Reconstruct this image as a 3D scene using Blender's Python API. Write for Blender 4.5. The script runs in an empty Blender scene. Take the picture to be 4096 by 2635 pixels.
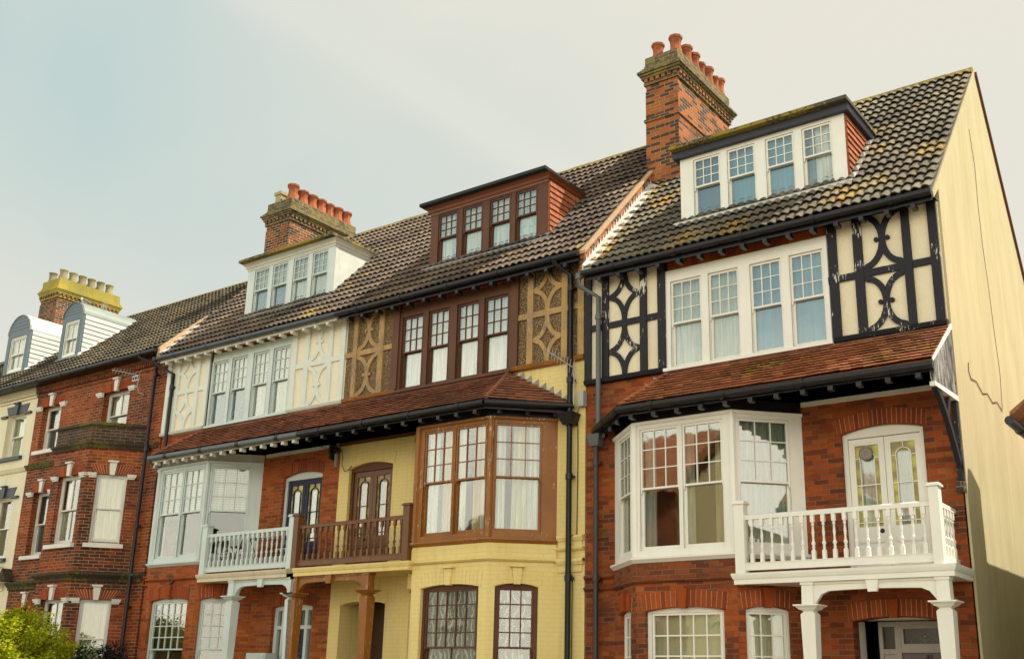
import bpy, math, random
from mathutils import Vector
R = math.radians
PI = math.pi
rnd = random.Random(41)
sc = bpy.context.scene
col = sc.collection

# ------------------------------------------------------------------ objects
class XF:                      # house frame: x scale/offset, z offset
    ox = 0.0; sx = 1.0; oz = 0.0
def setxf(ox=0.0, sx=1.0, oz=0.0):
    XF.ox, XF.sx, XF.oz = ox, sx, oz

class Fr:                      # wall frame: origin, tangent and outward normal in plan
    def __init__(s, a, b=None, t=None):
        if b is not None:
            dx, dy = b[0]-a[0], b[1]-a[1]; l = math.hypot(dx, dy); t = (dx/l, dy/l); s.L = l
        s.o = a; s.t = t; s.n = (t[1], -t[0])
    def p(s, q, d, z):
        return (s.o[0]+s.t[0]*q+s.n[0]*d, s.o[1]+s.t[1]*q+s.n[1]*d, z)
F0 = Fr((0, 0), t=(1, 0))

class MB:
    def __init__(s): s.v = []; s.f = []; s.m = []; s.sm = []
    def poly(s, pts, faces, mi=0, smooth=False):
        b = len(s.v)
        for p in pts:
            s.v.append((XF.ox+XF.sx*p[0], p[1], p[2]+XF.oz))
        for f in faces:
            f = [b+i for i in f]
            if XF.sx < 0: f = f[::-1]
            s.f.append(f); s.m.append(mi); s.sm.append(smooth)
        return s
    def hexa(s, p, mi=0):       # 8 points: 0-3 bottom ccw from above, 4-7 top
        return s.poly(p, [(3,2,1,0),(4,5,6,7),(0,1,5,4),(1,2,6,5),(2,3,7,6),(3,0,4,7)], mi)
    def box(s, x0, x1, y0, y1, z0, z1, mi=0):
        return s.hexa([(x0,y0,z0),(x1,y0,z0),(x1,y1,z0),(x0,y1,z0),(x0,y0,z1),(x1,y0,z1),(x1,y1,z1),(x0,y1,z1)], mi)
    def fb(s, F, s0, s1, d0, d1, z0, z1, mi=0):  # box in a wall frame; d outward
        P = F.p
        return s.hexa([P(s0,d1,z0),P(s1,d1,z0),P(s1,d0,z0),P(s0,d0,z0),P(s0,d1,z1),P(s1,d1,z1),P(s1,d0,z1),P(s0,d0,z1)], mi)
    def plate(s, F, pts, d0, d1, mi=0):         # polygon (s,z) ccw seen from outside, extruded d0->d1
        n = len(pts)
        v = [F.p(a, d1, z) for a, z in pts]+[F.p(a, d0, z) for a, z in pts]
        f = [tuple(range(n)), tuple(range(2*n-1, n-1, -1))]
        for i in range(n):
            j = (i+1) % n
            f.append((i, i+n, j+n, j))
        return s.poly(v, f, mi)
    def strip(s, F, outer, inner, d0, d1, mi=0):   # band between two equally long polylines (s,z)
        for i in range(len(outer)-1):
            q = [outer[i], outer[i+1], inner[i+1], inner[i]]
            a = sum(q[k][0]*q[(k+1) % 4][1]-q[(k+1) % 4][0]*q[k][1] for k in range(4))
            if abs(a) < 1e-7: continue
            s.plate(F, q if a > 0 else q[::-1], d0, d1, mi)
        return s
    def prism_y(s, pts, y0, y1, mi=0):
        return s.plate(F0, pts, -y1, -y0, mi)
    def prism_x(s, pts, x0, x1, mi=0):          # polygon (y,z), extruded along x
        n = len(pts)
        a = sum(pts[k][0]*pts[(k+1) % n][1]-pts[(k+1) % n][0]*pts[k][1] for k in range(n))
        if a < 0: pts = pts[::-1]
        v = [(x1, y, z) for y, z in pts]+[(x0, y, z) for y, z in pts]
        f = [tuple(range(n)), tuple(range(2*n-1, n-1, -1))]
        for i in range(n):
            j = (i+1) % n
            f.append((i, i+n, j+n, j))
        return s.poly(v, f, mi)
    def tube(s, path, r, n=8, mi=0, cap=True):
        P = [Vector(p) for p in path]; rings = []
        rr = r if isinstance(r, (list, tuple)) else [r]*len(P)
        for i, p in enumerate(P):
            a = P[max(0, i-1)]; b = P[min(len(P)-1, i+1)]
            t = (b-a).normalized()
            up = Vector((0, 0, 1)) if abs(t.z) < .95 else Vector((1, 0, 0))
            u = t.cross(up).normalized(); w = u.cross(t)
            rings.append([tuple(p+u*rr[i]*math.cos(2*PI*k/n)+w*rr[i]*math.sin(2*PI*k/n)) for k in range(n)])
        v = [q for g in rings for q in g]; f = []
        for i in range(len(P)-1):
            for k in range(n):
                k2 = (k+1) % n
                f.append((i*n+k, (i+1)*n+k, (i+1)*n+k2, i*n+k2))
        s.poly(v, f, mi, True)
        if cap:
            s.poly(rings[0], [tuple(range(n))], mi); s.poly(rings[-1], [tuple(range(n))[::-1]], mi)
        return s
    def lathe(s, cx, cy, prof, n=12, mi=0, smooth=True, rot=0, sq=False):
        v = []; f = []
        for r, z in prof:
            for k in range(n):
                a = 2*PI*k/n+rot
                v.append((cx+r*math.cos(a), cy+r*math.sin(a), z))
        for i in range(len(prof)-1):
            for k in range(n):
                k2 = (k+1) % n
                f.append((i*n+k, i*n+k2, (i+1)*n+k2, (i+1)*n+k))
        s.poly(v, f, mi, smooth)
        m = len(prof)-1
        s.poly([v[m*n+k] for k in range(n)], [tuple(range(n))], mi)
        s.poly([v[k] for k in range(n)], [tuple(range(n))[::-1]], mi)
        return s
    def ring(s, poly, prof, mi=0, base=0.0):      # sweep closed profile [(proj,z)] along plan polyline, outward to its right side
        n = len(poly); dirs = []
        for i in range(n-1):
            dx, dy = poly[i+1][0]-poly[i][0], poly[i+1][1]-poly[i][1]; l = math.hypot(dx, dy)
            dirs.append((dy/l, -dx/l))
        rows = []
        for i in range(n):
            if i == 0: nx, ny = dirs[0]
            elif i == n-1: nx, ny = dirs[-1]
            else:
                a, b = dirs[i-1], dirs[i]; k = 1+a[0]*b[0]+a[1]*b[1]
                nx, ny = (a[0]+b[0])/k, (a[1]+b[1])/k
            rows.append([(poly[i][0]+nx*p, poly[i][1]+ny*p, z) for p, z in prof])
        m = len(prof); v = [q for g in rows for q in g]; f = []
        for i in range(n-1):
            for k in range(m):
                k2 = (k+1) % m
                f.append((i*m+k, (i+1)*m+k, (i+1)*m+k2, i*m+k2))
        f.append(tuple(range(m))[::-1]); f.append(tuple((n-1)*m+k for k in range(m)))
        return s.poly(v, f, mi)
    def build(s, name, mats, parent=None, fixn=False):
        if not isinstance(mats, (list, tuple)): mats = [mats]
        me = bpy.data.meshes.new(name)
        o = bpy.data.objects.new(name, me); col.objects.link(o)
        org = Vector((0, 0, 0))
        q = parent
        while q is not None:
            org += q.location; q = q.parent
        me.from_pydata([(x-org.x, y-org.y, z-org.z) for x, y, z in s.v], [], s.f)
        for m in mats: me.materials.append(m)
        me.polygons.foreach_set('material_index', s.m)
        me.polygons.foreach_set('use_smooth', s.sm)
        me.update()
        if parent is not None: o.parent = parent
        return o

def tag(o, label, cat, group=None, kind=None):
    if label: o['label'] = label
    if cat: o['category'] = cat
    if group: o['group'] = group
    if kind: o['kind'] = kind
    return o
def empty(name, loc, parent=None):
    o = bpy.data.objects.new(name, None); col.objects.link(o)
    o.location = loc; o.empty_display_size = .2
    if parent is not None: o.parent = parent
    return o
def thing(name, loc, label, cat, group=None):
    return tag(empty(name, loc), label, cat, group)
def structure(o):
    o['kind'] = 'structure'; return o

# ------------------------------------------------------------------ materials
_mc = {}
class NT:
    def __init__(s, name):
        s.m = bpy.data.materials.new(name); s.m.use_nodes = True
        s.t = s.m.node_tree; s.t.nodes.clear()
        s.out = s.n('ShaderNodeOutputMaterial')
    def n(s, typ, **kw):
        o = s.t.nodes.new(typ)
        for k, v in kw.items(): setattr(o, k, v)
        return o
    def l(s, a, b): s.t.links.new(a, b)
    def val(s, sock, v):
        if isinstance(v, bpy.types.NodeSocket): s.l(v, sock)
        else: sock.default_value = v
    def math(s, op, a, b=0.0, clamp=False):
        o = s.n('ShaderNodeMath', operation=op); o.use_clamp = clamp
        s.val(o.inputs[0], a); s.val(o.inputs[1], b); return o.outputs[0]
    def mix(s, f, a, b, bt='MIX'):
        o = s.n('ShaderNodeMix', data_type='RGBA', blend_type=bt)
        s.val(o.inputs[0], f); s.val(o.inputs[6], a if not isinstance(a, tuple) else (*a[:3], 1)); s.val(o.inputs[7], b if not isinstance(b, tuple) else (*b[:3], 1))
        return o.outputs[2]
    def noise(s, vec, scale, detail=3, rough=.55):
        o = s.n('ShaderNodeTexNoise'); o.inputs['Scale'].default_value = scale
        o.inputs['Detail'].default_value = detail; o.inputs['Roughness'].default_value = rough
        if vec is not None: s.l(vec, o.inputs['Vector'])
        return o.outputs[0]
    def ramp(s, f, a, b, lo=0.0, hi=1.0):
        o = s.n('ShaderNodeMapRange'); o.clamp = True
        s.l(f, o.inputs[0]); o.inputs[1].default_value = a; o.inputs[2].default_value = b
        o.inputs[3].default_value = lo; o.inputs[4].default_value = hi; return o.outputs[0]
    def pos(s, sc_=(1, 1, 1)):
        g = s.n('ShaderNodeNewGeometry'); s.geo = g
        if sc_ == (1, 1, 1): return g.outputs['Position']
        m = s.n('ShaderNodeMapping'); m.inputs['Scale'].default_value = sc_; s.l(g.outputs['Position'], m.inputs[0]); return m.outputs[0]
    def bsdf(s, colr, rough=.6, bump=None, bstr=.3, bdist=.01, spec=.5, metal=0.0):
        b = s.n('ShaderNodeBsdfPrincipled')
        s.val(b.inputs['Base Color'], colr if not isinstance(colr, tuple) else (*colr[:3], 1))
        s.val(b.inputs['Roughness'], rough); b.inputs['Specular IOR Level'].default_value = spec; b.inputs['Metallic'].default_value = metal
        if bump is not None:
            k = s.n('ShaderNodeBump'); k.inputs['Strength'].default_value = bstr; k.inputs['Distance'].default_value = bdist
            s.l(bump, k.inputs['Height']); s.l(k.outputs[0], b.inputs['Normal'])
        s.l(b.outputs[0], s.out.inputs[0]); return b

def paint(name, c, rough=.5, var=.12, chip=None, chipth=.66, grain=True, spec=.4, dirt=.25, stretch=(8, 8, 1.5), chipw=.35):
    if name in _mc: return _mc[name]
    t = NT(name); p = t.pos()
    n1 = t.noise(p, 2.2, 4)
    c2 = tuple(x*(1-var*2) for x in c)
    colr = t.mix(t.ramp(n1, .3, .75), c, c2)
    ps = t.pos(stretch)
    n2 = t.noise(ps, 5, 5, .65)
    if dirt:
        streak = t.noise(t.pos((9, 9, .9)), 1.6, 4)
        colr = t.mix(t.ramp(streak, .52, .8, 0, dirt), colr, tuple(x*.45 for x in c))
    if chip:
        big = t.noise(p, 1.7, 2)
        m = t.math('ADD', n2, t.math('SUBTRACT', t.math('MULTIPLY', big, chipw), chipw*.5-.175))
        colr = t.mix(t.ramp(m, chipth+.175, chipth+.2), colr, chip)
    t.bsdf(colr, rough, n2, .25, .004, spec)
    _mc[name] = t.m; return t.m

def uvwall(t):
    g = t.n('ShaderNodeNewGeometry')
    sp = t.n('ShaderNodeSeparateXYZ'); t.l(g.outputs['Position'], sp.inputs[0])
    sn = t.n('ShaderNodeSeparateXYZ'); t.l(g.outputs['True Normal'], sn.inputs[0])
    u = t.math('SUBTRACT', t.math('MULTIPLY', sp.outputs[1], sn.outputs[0]), t.math('MULTIPLY', sp.outputs[0], sn.outputs[1]))
    w = t.math('ADD', sp.outputs[2], t.math('MULTIPLY', t.math('MULTIPLY', sn.outputs[2], sn.outputs[2]), sp.outputs[1]))
    # slightly uneven courses
    wob = t.noise(g.outputs['Position'], 1.3, 2)
    w = t.math('ADD', w, t.math('MULTIPLY', wob, .012))
    c = t.n('ShaderNodeCombineXYZ'); t.l(u, c.inputs[0]); t.l(w, c.inputs[1])
    return c.outputs[0], g.outputs['Position'], sp.outputs[2]

def brick(name, ca, cb, cc, mortar, soot=(.03, .02, .016), sootamt=.5, flat=False, sth=(.55, .78), msize=.007, white=0.0, w=.225, h=.0765, dth=(.82, .9), lichen=None):
    if name in _mc: return _mc[name]
    t = NT(name); uv, pos, z = uvwall(t)
    b = t.n('ShaderNodeTexBrick'); t.l(uv, b.inputs['Vector'])
    b.inputs['Scale'].default_value = 1; b.inputs['Brick Width'].default_value = w; b.inputs['Row Height'].default_value = h
    b.inputs['Mortar Size'].default_value = msize; b.inputs['Mortar Smooth'].default_value = .25; b.inputs['Bias'].default_value = -.05
    b.inputs['Color1'].default_value = (0, 0, 0, 1); b.inputs['Color2'].default_value = (1, 1, 1, 1); b.inputs['Mortar'].default_value = (.5, .5, .5, 1)
    fac = b.outputs['Fac']; r = b.outputs['Color']
    rs = t.n('ShaderNodeSeparateColor'); t.l(r, rs.inputs[0]); rv = rs.outputs[0]
    n_big = t.noise(pos, .9, 4); n_f = t.noise(pos, 34, 3, .7)
    if flat:
        colr = t.mix(t.ramp(n_big, .35, .7), ca, cb)
        st = t.noise(t.pos((6, 6, .5)), 1.3, 4)
        colr = t.mix(t.ramp(st, .5, .8, 0, .45), colr, cc)
        colr = t.mix(t.math('MULTIPLY', fac, .16), colr, tuple(x*.55 for x in ca))
    else:
        colr = t.mix(t.ramp(rv, .2, .75), ca, cb)
        colr = t.mix(t.ramp(rv, dth[0], dth[1]), colr, cc)
        colr = t.mix(t.ramp(n_f, .35, .8, 0, .45), colr, tuple(x*.5 for x in ca))
        s1 = t.math('ADD', n_big, t.math('MULTIPLY', rv, .16))
        colr = t.mix(t.ramp(s1, sth[0], sth[1], 0, sootamt), colr, soot)
        m2 = t.mix(t.ramp(t.noise(pos, 3, 3), .45, .65), mortar, tuple(x*.45 for x in mortar))
        colr = t.mix(fac, colr, m2)
        if lichen:
            ln = t.noise(pos, 7, 5, .7)
            colr = t.mix(t.ramp(ln, .50, .60, 0, .8), colr, lichen)
        if white:
            wn = t.noise(pos, 9, 5, .7)
            colr = t.mix(t.ramp(wn, .70, .76, 0, white), colr, (.6, .5, .4))
    hgt = t.math('SUBTRACT', t.math('MULTIPLY', n_f, .25), fac)
    t.bsdf(colr, .85, hgt, .8 if not flat else .45, .008, .25)
    _mc[name] = t.m; return t.m

def rough_cast(name, a, b, scale=70, dark=None, amt=.5):
    if name in _mc: return _mc[name]
    t = NT(name); p = t.pos()
    n = t.noise(p, scale, 4, .7); big = t.noise(p, 1.4, 3)
    colr = t.mix(t.ramp(n, .35, .7), a, b)
    colr = t.mix(t.ramp(big, .45, .75, 0, .35), colr, tuple(x*.7 for x in a))
    if dark is not None:
        v = t.n('ShaderNodeTexVoronoi'); v.inputs['Scale'].default_value = scale; t.l(p, v.inputs['Vector'])
        colr = t.mix(t.ramp(v.outputs['Distance'], .25, .6, 0, amt), colr, dark)
        n = v.outputs['Distance']
    t.bsdf(colr, .95, n, .7, .012, .15)
    _mc[name] = t.m; return t.m

def roof_mat(name, a, b, c, lich=(.35, .24, .03), lth=.6, dark=(.035, .032, .03), damt=.5, light=None):
    if name in _mc: return _mc[name]
    t = NT(name); p = t.pos(); g = t.geo
    rp = g.outputs['Random Per Island']
    colr = t.mix(t.ramp(rp, .1, .9), a, b)
    n = t.noise(p, .75, 5, .62); n2 = t.noise(p, 14, 5, .7); n3 = t.noise(p, 60, 3, .7)
    colr = t.mix(t.ramp(n, .42, .68, 0, damt), colr, dark)
    colr = t.mix(t.ramp(n2, .5, .75, 0, .6), colr, c)
    nl = t.noise(p, .8, 2)
    lm = t.math('ADD', t.math('MULTIPLY', n2, .6), t.math('MULTIPLY', nl, .55))
    colr = t.mix(t.ramp(lm, lth, lth+.06, 0, .85), colr, lich)
    if light:
        colr = t.mix(t.ramp(n3, .62, .7, 0, .7), colr, light)
    h = t.math('ADD', n2, n3)
    t.bsdf(colr, .9, h, .5, .006, .2)
    _mc[name] = t.m; return t.m

def glass(name='glass', refl=.38, tint=(.72, .78, .76)):
    if name in _mc: return _mc[name]
    t = NT(name); p = t.pos()
    n = t.noise(p, 2.5, 2)
    bp = t.n('ShaderNodeBump'); bp.inputs['Strength'].default_value = .07; bp.inputs['Distance'].default_value = .02; t.l(n, bp.inputs['Height'])
    gl = t.n('ShaderNodeBsdfGlossy'); gl.inputs['Roughness'].default_value = .03; gl.inputs['Color'].default_value = (1, 1, 1, 1); t.l(bp.outputs[0], gl.inputs['Normal'])
    tr = t.n('ShaderNodeBsdfTransparent'); tr.inputs[0].default_value = (*tint, 1)
    lw = t.n('ShaderNodeLayerWeight'); lw.inputs[0].default_value = .35
    f = t.ramp(lw.outputs['Fresnel'], 0, 1, refl*.6, min(1, refl*1.25))
    mx = t.n('ShaderNodeMixShader'); t.l(f, mx.inputs[0]); t.l(tr.outputs[0], mx.inputs[1]); t.l(gl.outputs[0], mx.inputs[2])
    t.l(mx.outputs[0], t.out.inputs[0]); _mc[name] = t.m; return t.m

def cloth(name, a, b=None, pattern=None):
    if name in _mc: return _mc[name]
    t = NT(name); p = t.pos((9, 9, .35)); n = t.noise(p, 3.2, 3)
    colr = t.mix(t.ramp(n, .38, .62), a, b or tuple(x*.66 for x in a))  # darker vertical streaks put the shading of the folds into the colour
    if pattern == 'lace':
        g = t.pos((1, 1, 1)); v = t.n('ShaderNodeTexVoronoi'); v.inputs['Scale'].default_value = 17; t.l(g, v.inputs['Vector'])
        w = t.n('ShaderNodeTexWave'); w.inputs['Scale'].default_value = 3.2; w.inputs['Distortion'].default_value = 9; w.inputs['Detail'].default_value = 2; t.l(g, w.inputs['Vector'])
        m = t.math('MAXIMUM', t.ramp(v.outputs['Distance'], .1, .28, 1, 0), t.ramp(w.outputs['Fac'], .72, .86))
        colr = t.mix(m, tuple(x*.42 for x in a), (.78, .80, .74))
    if pattern == 'flower':
        v = t.n('ShaderNodeTexVoronoi'); v.inputs['Scale'].default_value = 9; t.l(t.pos(), v.inputs['Vector'])
        colr = t.mix(t.ramp(v.outputs['Distance'], .25, .4, .55, 0), colr, (.28, .5, .5))
    if pattern == 'blind':
        w = t.n('ShaderNodeTexWave', bands_direction='Z'); w.inputs['Scale'].default_value = 6; w.inputs['Distortion'].default_value = 0.2; t.l(t.pos(), w.inputs['Vector'])
        colr = t.mix(t.ramp(w.outputs['Fac'], .1, .5), tuple(x*.55 for x in a), colr)
    if pattern == 'slat':
        w = t.n('ShaderNodeTexWave', bands_direction='Z'); w.inputs['Scale'].default_value = 9; w.inputs['Distortion'].default_value = 0.0; t.l(t.pos(), w.inputs['Vector'])
        colr = t.mix(t.ramp(w.outputs['Fac'], .35, .6), (.05, .03, .02), a)
    t.bsdf(colr, .9, n, .3, .01, .1); _mc[name] = t.m; return t.m

W_R = paint('white_gloss_paint', (.85, .83, .745), .38, .04, dirt=.10)
W_L = paint('pale_blue_paint', (.63, .71, .67), .5, .06, chip=(.50, .47, .38), chipth=.72, dirt=.15)
W_Lf = paint('off_white_fascia_paint', (.66, .66, .56), .5, .08, dirt=.3)
BR_M = paint('dark_brown_paint', (.125, .046, .018), .6, .15, dirt=.2)
W_LT = paint('pale_grey_timber_paint', (.72, .76, .68), .6, .05, dirt=.1)
BR_B = paint('weathered_orange_brown_paint', (.32, .12, .018), .45, .15, chip=(.62, .50, .34), chipth=.645, dirt=.35)
BR_P = paint('red_brown_stain', (.18, .072, .022), .45, .15, chip=(.3, .12, .05), chipth=.72, dirt=.4)
OCH = paint('worn_ochre_paint', (.52, .32, .11), .7, .2, chip=(.20, .165, .13), chipth=.55, dirt=.5, stretch=(14, 14, 2.2))
BLK = paint('chipped_black_paint', (.006, .006, .010), .6, .05, chip=(.62, .60, .52), chipth=.70, dirt=0, stretch=(9, 9, 1.6), chipw=1.1)
BLKW = paint('weathered_black_boarding', (.02, .02, .02), .6, .1, chip=(.42, .42, .38), chipth=.515, dirt=0, stretch=(10, 13, .5))
BLK2 = paint('black_gutter_plastic', (.010, .010, .012), .38, .1, dirt=0, chip=(.12, .11, .1), chipth=.72)
GRYP = paint('grey_gutter_metal', (.12, .135, .14), .4, .1, dirt=.2)
DKB = paint('dark_blue_frame_paint', (.05, .085, .12), .4, .05, dirt=0)
NAVY = paint('royal_blue_door_paint', (.006, .010, .062), .55, .05, dirt=0)
PURP = paint('mauve_grey_door_paint', (.13, .095, .095), .35, .05, dirt=0)
SLBL = paint('slate_blue_stone_paint', (.05, .065, .08), .5, .1)
WST = paint('white_stone_paint', (.80, .77, .70), .6, .08, chip=(.4, .3, .25), chipth=.74, dirt=.2)
LEAD = paint('grey_lead_sheet', (.26, .30, .30), .45, .2, dirt=.3)
LEADL = paint('pale_lead_sheet', (.66, .66, .60), .45, .15, chip=(.3, .3, .28), chipth=.7, dirt=.3)
BLADE = paint('slate_grey_cladding', (.11, .155, .18), .5, .06, dirt=.1)
CLADW = paint('white_boarding', (.56, .57, .53), .5, .05, dirt=.15)
FELT = rough_cast('dark_roofing_felt', (.03, .033, .036), (.055, .06, .06), 60)
FELTM = roof_mat('mossy_roofing_felt', (.06, .06, .05), (.09, .085, .06), (.13, .12, .07), (.30, .23, .03), .55, (.04, .04, .04), .3)
MOSSR = roof_mat('mossy_ridge_tile', (.13, .12, .035), (.2, .16, .04), (.25, .17, .03), (.30, .22, .02), .5, (.07, .065, .03), .5)
CEM = rough_cast('orange_cement_fillet', (.50, .33, .19), (.6, .45, .28), 25, (.32, .18, .1), .3)
COPP = brick('red_brick', (.38, .075, .011), (.21, .038, .008), (.54, .145, .018), (.20, .135, .075), sootamt=.65, white=.6, sth=(.5, .76))
BRK_R = COPP
BRK_L = brick('orange_red_brick', (.43, .092, .014), (.28, .055, .011), (.52, .15, .022), (.28, .19, .105), sootamt=.4, white=.5)
BRK_B = brick('deep_red_brick', (.36, .072, .013), (.23, .042, .010), (.46, .12, .02), (.38, .27, .16), sootamt=.8, white=.5, sth=(.5, .74))
BRK_DR = brick('dim_red_brick', (.26, .062, .015), (.16, .04, .013), (.34, .095, .02), (.18, .12, .075), soot=(.04, .025, .02), sootamt=.7, white=.5)
BRK_S = brick('sooty_brick', (.10, .055, .035), (.055, .035, .025), (.2, .07, .03), (.22, .2, .13), soot=(.03, .028, .02), sootamt=.7, white=.3)
BRK_C = brick('chimney_brick', (.42, .12, .024), (.24, .065, .018), (.07, .036, .022), (.34, .27, .17), soot=(.06, .035, .03), sootamt=.6, white=.2, dth=(.44, .50))
BRK_D = brick('brown_stock_brick', (.24, .07, .02), (.10, .04, .018), (.05, .032, .022), (.50, .42, .27), soot=(.05, .035, .03), sootamt=.7, dth=(.50, .56))
CAPM = brick('lichen_brick_cap', (.16, .11, .055), (.09, .065, .04), (.22, .14, .06), (.34, .30, .18), soot=(.05, .04, .03), sootamt=.6, lichen=(.24, .22, .06))
CAPY = brick('yellow_painted_cap', (.42, .34, .06), (.26, .23, .05), (.16, .14, .05), (.3, .26, .05), flat=True)
YEL = brick('yellow_painted_brick', (.81, .655, .275), (.76, .60, .235), (.55, .42, .13), (.5, .4, .1), flat=True)
CRMB = brick('cream_painted_brick', (.82, .77, .56), (.77, .71, .50), (.55, .50, .3), (.5, .45, .3), flat=True)
PANR = rough_cast('cream_roughcast', (.86, .77, .56), (.78, .68, .47), 55)
PANL = rough_cast('yellowish_roughcast', (.88, .82, .64), (.82, .75, .56), 55)
PANM = rough_cast('brown_pebbledash', (.24, .15, .07), (.52, .38, .22), 42, (.05, .03, .015), .8)
VOUS = None

def vouss():
    global VOUS
    if VOUS: return VOUS
    t = NT('gauged_arch_brick'); p = t.pos(); g = t.geo
    colr = t.mix(g.outputs['Random Per Island'], (.20, .036, .009), (.38, .08, .014))
    n = t.noise(p, 20, 3); colr = t.mix(t.ramp(n, .5, .8, 0, .4), colr, (.1, .02, .008))
    t.bsdf(colr, .85, n, .3, .004, .2); VOUS = t.m; return t.m
VO = vouss()
MORT = rough_cast('pale_mortar', (.50, .40, .29), (.38, .30, .22), 40)
TILE_R = roof_mat('grey_concrete_tiles', (.20, .18, .13), (.145, .13, .095), (.25, .225, .17), (.42, .24, .02), .625, (.035, .03, .028), .9, (.4, .38, .3))
TILE_M = roof_mat('brown_concrete_tiles', (.215, .16, .115), (.15, .112, .084), (.27, .215, .165), (.36, .25, .03), .69, (.032, .027, .027), .95, (.34, .32, .26))
TILE_B = roof_mat('olive_concrete_tiles', (.155, .13, .085), (.11, .095, .065), (.22, .195, .14), (.36, .2, .03), .70, (.028, .025, .024), .9)
PLAIN_R = roof_mat('orange_clay_tiles', (.48, .18, .075), (.30, .10, .048), (.54, .27, .13), (.40, .27, .03), .645, (.09, .055, .045), .6)
PLAIN_M = roof_mat('red_clay_tiles', (.40, .155, .08), (.25, .10, .058), (.46, .24, .15), (.3, .2, .05), .75, (.09, .055, .045), .6)
HUNG = roof_mat('orange_hung_tiles', (.40, .14, .06), (.30, .10, .045), (.44, .19, .10), (.4, .2, .1), .9, (.2, .07, .04), .3)
TERR = roof_mat('terracotta', (.46, .14, .055), (.28, .085, .04), (.5, .22, .12), (.2, .16, .08), .72, (.10, .045, .03), .6)
BUFF = roof_mat('buff_clay', (.50, .43, .24), (.30, .26, .14), (.45, .41, .25), (.3, .28, .08), .64, (.14, .12, .07), .6)
GL = glass('glass', .15, (.90, .93, .91))
GL2 = glass('old_wavy_glass', .20, (.88, .90, .84))
GLB = glass('bay_glass', .26, (.85, .87, .83))
GLS = glass('sky_reflecting_glass', .34, (.8, .85, .86))
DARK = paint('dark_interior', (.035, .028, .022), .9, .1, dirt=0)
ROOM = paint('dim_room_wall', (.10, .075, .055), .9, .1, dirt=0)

def textured_render(name, a, b):
    t = NT(name); p = t.pos((1.5, 1.5, .45))
    n = t.noise(p, 1.3, 4, .6); f = t.noise(t.pos((30, 30, 12)), 1.5, 4, .7); st = t.noise(t.pos((12, 12, .45)), 1.0, 4, .6)
    colr = t.mix(t.ramp(n, .35, .7), a, b)
    colr = t.mix(t.ramp(st, .5, .75, 0, .32), colr, tuple(x*.6 for x in a))
    dots = t.noise(t.pos((9, 9, 3)), 3, 2, .5)
    colr = t.mix(t.ramp(dots, .66, .74, 0, .45), colr, (.5, .3, .12))
    t.bsdf(colr, .9, f, .55, .012, .15); return t.m
GABLE = textured_render('cream_render', (.52, .46, .275), (.46, .40, .235))

# ------------------------------------------------------------------ building helpers
def wall(mb, F, s0, s1, z0, z1, th, openings=(), mi=0):
    """wall with (possibly segment-headed) openings: (a,b,zb,zt,rise)"""
    xs = sorted({s0, s1, *[o[0] for o in openings], *[o[1] for o in openings]})
    xs = [x for x in xs if s0 <= x <= s1]
    for a, b in zip(xs, xs[1:]):
        m = (a+b)/2; cuts = sorted([(o[2], o[3]+o[4]) for o in openings if o[0] < m < o[1]])
        z = z0
        for c0, c1 in cuts:
            if c0 > z: mb.fb(F, a, b, -th, 0, z, c0, mi)
            z = max(z, c1)
        if z < z1: mb.fb(F, a, b, -th, 0, z, z1, mi)
    for a, b, zb, zt, rise in openings:
        if rise > 0:
            n = 10
            for i in range(n):
                p, q = i/n, (i+1)/n
                f = lambda u: zt+rise*(1-(2*u-1)**2)
                x0, x1 = a+(b-a)*p, a+(b-a)*q
                mb.plate(F, [(x0, f(p)), (x1, f(q)), (x1, zt+rise), (x0, zt+rise)], -th, 0, mi)

def arch(parent, F, a, b, zt, rise, h, n=17, d=.012, key=None, keymat=None, mat=None, over=.05, name='window_arch', splay=.18, seam=None):
    mb = MB(); seam = seam or MORT
    a2, b2 = a-over, b+over
    f = lambda u: zt+rise*(1-(2*u-1)**2)
    w = b2-a2
    def pt(u, k):
        c = 2*u-1
        return (a2+w*u+c*k*splay*h/.25, f(min(1, max(0, u)))+k*h)
    mb2 = MB()
    for i in range(n):
        u0, u1 = i/n+.0055/w, (i+1)/n-.0055/w
        mb.plate(F, [pt(u0, 0), pt(u1, 0), pt(u1, 1), pt(u0, 1)], -.04, d)
    m = 12
    for i in range(m):
        u0, u1 = i/m, (i+1)/m
        mb.plate(F, [pt(u0, .03), pt(u1, .03), pt(u1, .985), pt(u0, .985)], -.05, d-.005, 1)
    o = mb.build(name, [mat or VO, seam], parent)
    if key:
        k = MB(); c = (a+b)/2; z0 = zt+rise-.02; z1 = z0+key
        k.plate(F, [(c-.055, z0), (c+.055, z0), (c+.085, z1), (c-.085, z1)], -.04, d+.05)
        if keymat is not None and keymat is not VO:
            k.fb(F, c-.12, c+.12, -.03, d+.09, z1+.005, z1+.045)
        k.build('keystone', keymat or VO, o)
    return o

def sash_bars(mb, F, a, b, z0, z1, d, nx, nz, w=.018, t=.02, mi=0):
    for i in range(1, nx):
        x = a+(b-a)*i/nx; mb.fb(F, x-w/2, x+w/2, d-t, d+.004, z0, z1, mi)
    for i in range(1, nz):
        z = z0+(z1-z0)*i/nz; mb.fb(F, a, b, d-t+.001, d+.003, z-w/2, z+w/2, mi)

def rail_frame(mb, F, a, b, z0, z1, d, st=.035, tr=.035, br=.035, t=.035, mi=0):
    mb.fb(F, a-st, a, d-t, d+.008, z0-br, z1+tr, mi); mb.fb(F, b, b+st, d-t, d+.008, z0-br, z1+tr, mi)
    mb.fb(F, a, b, d-t, d+.0075, z1, z1+tr, mi); mb.fb(F, a, b, d-t, d+.0075, z0-br, z0, mi)

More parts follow.
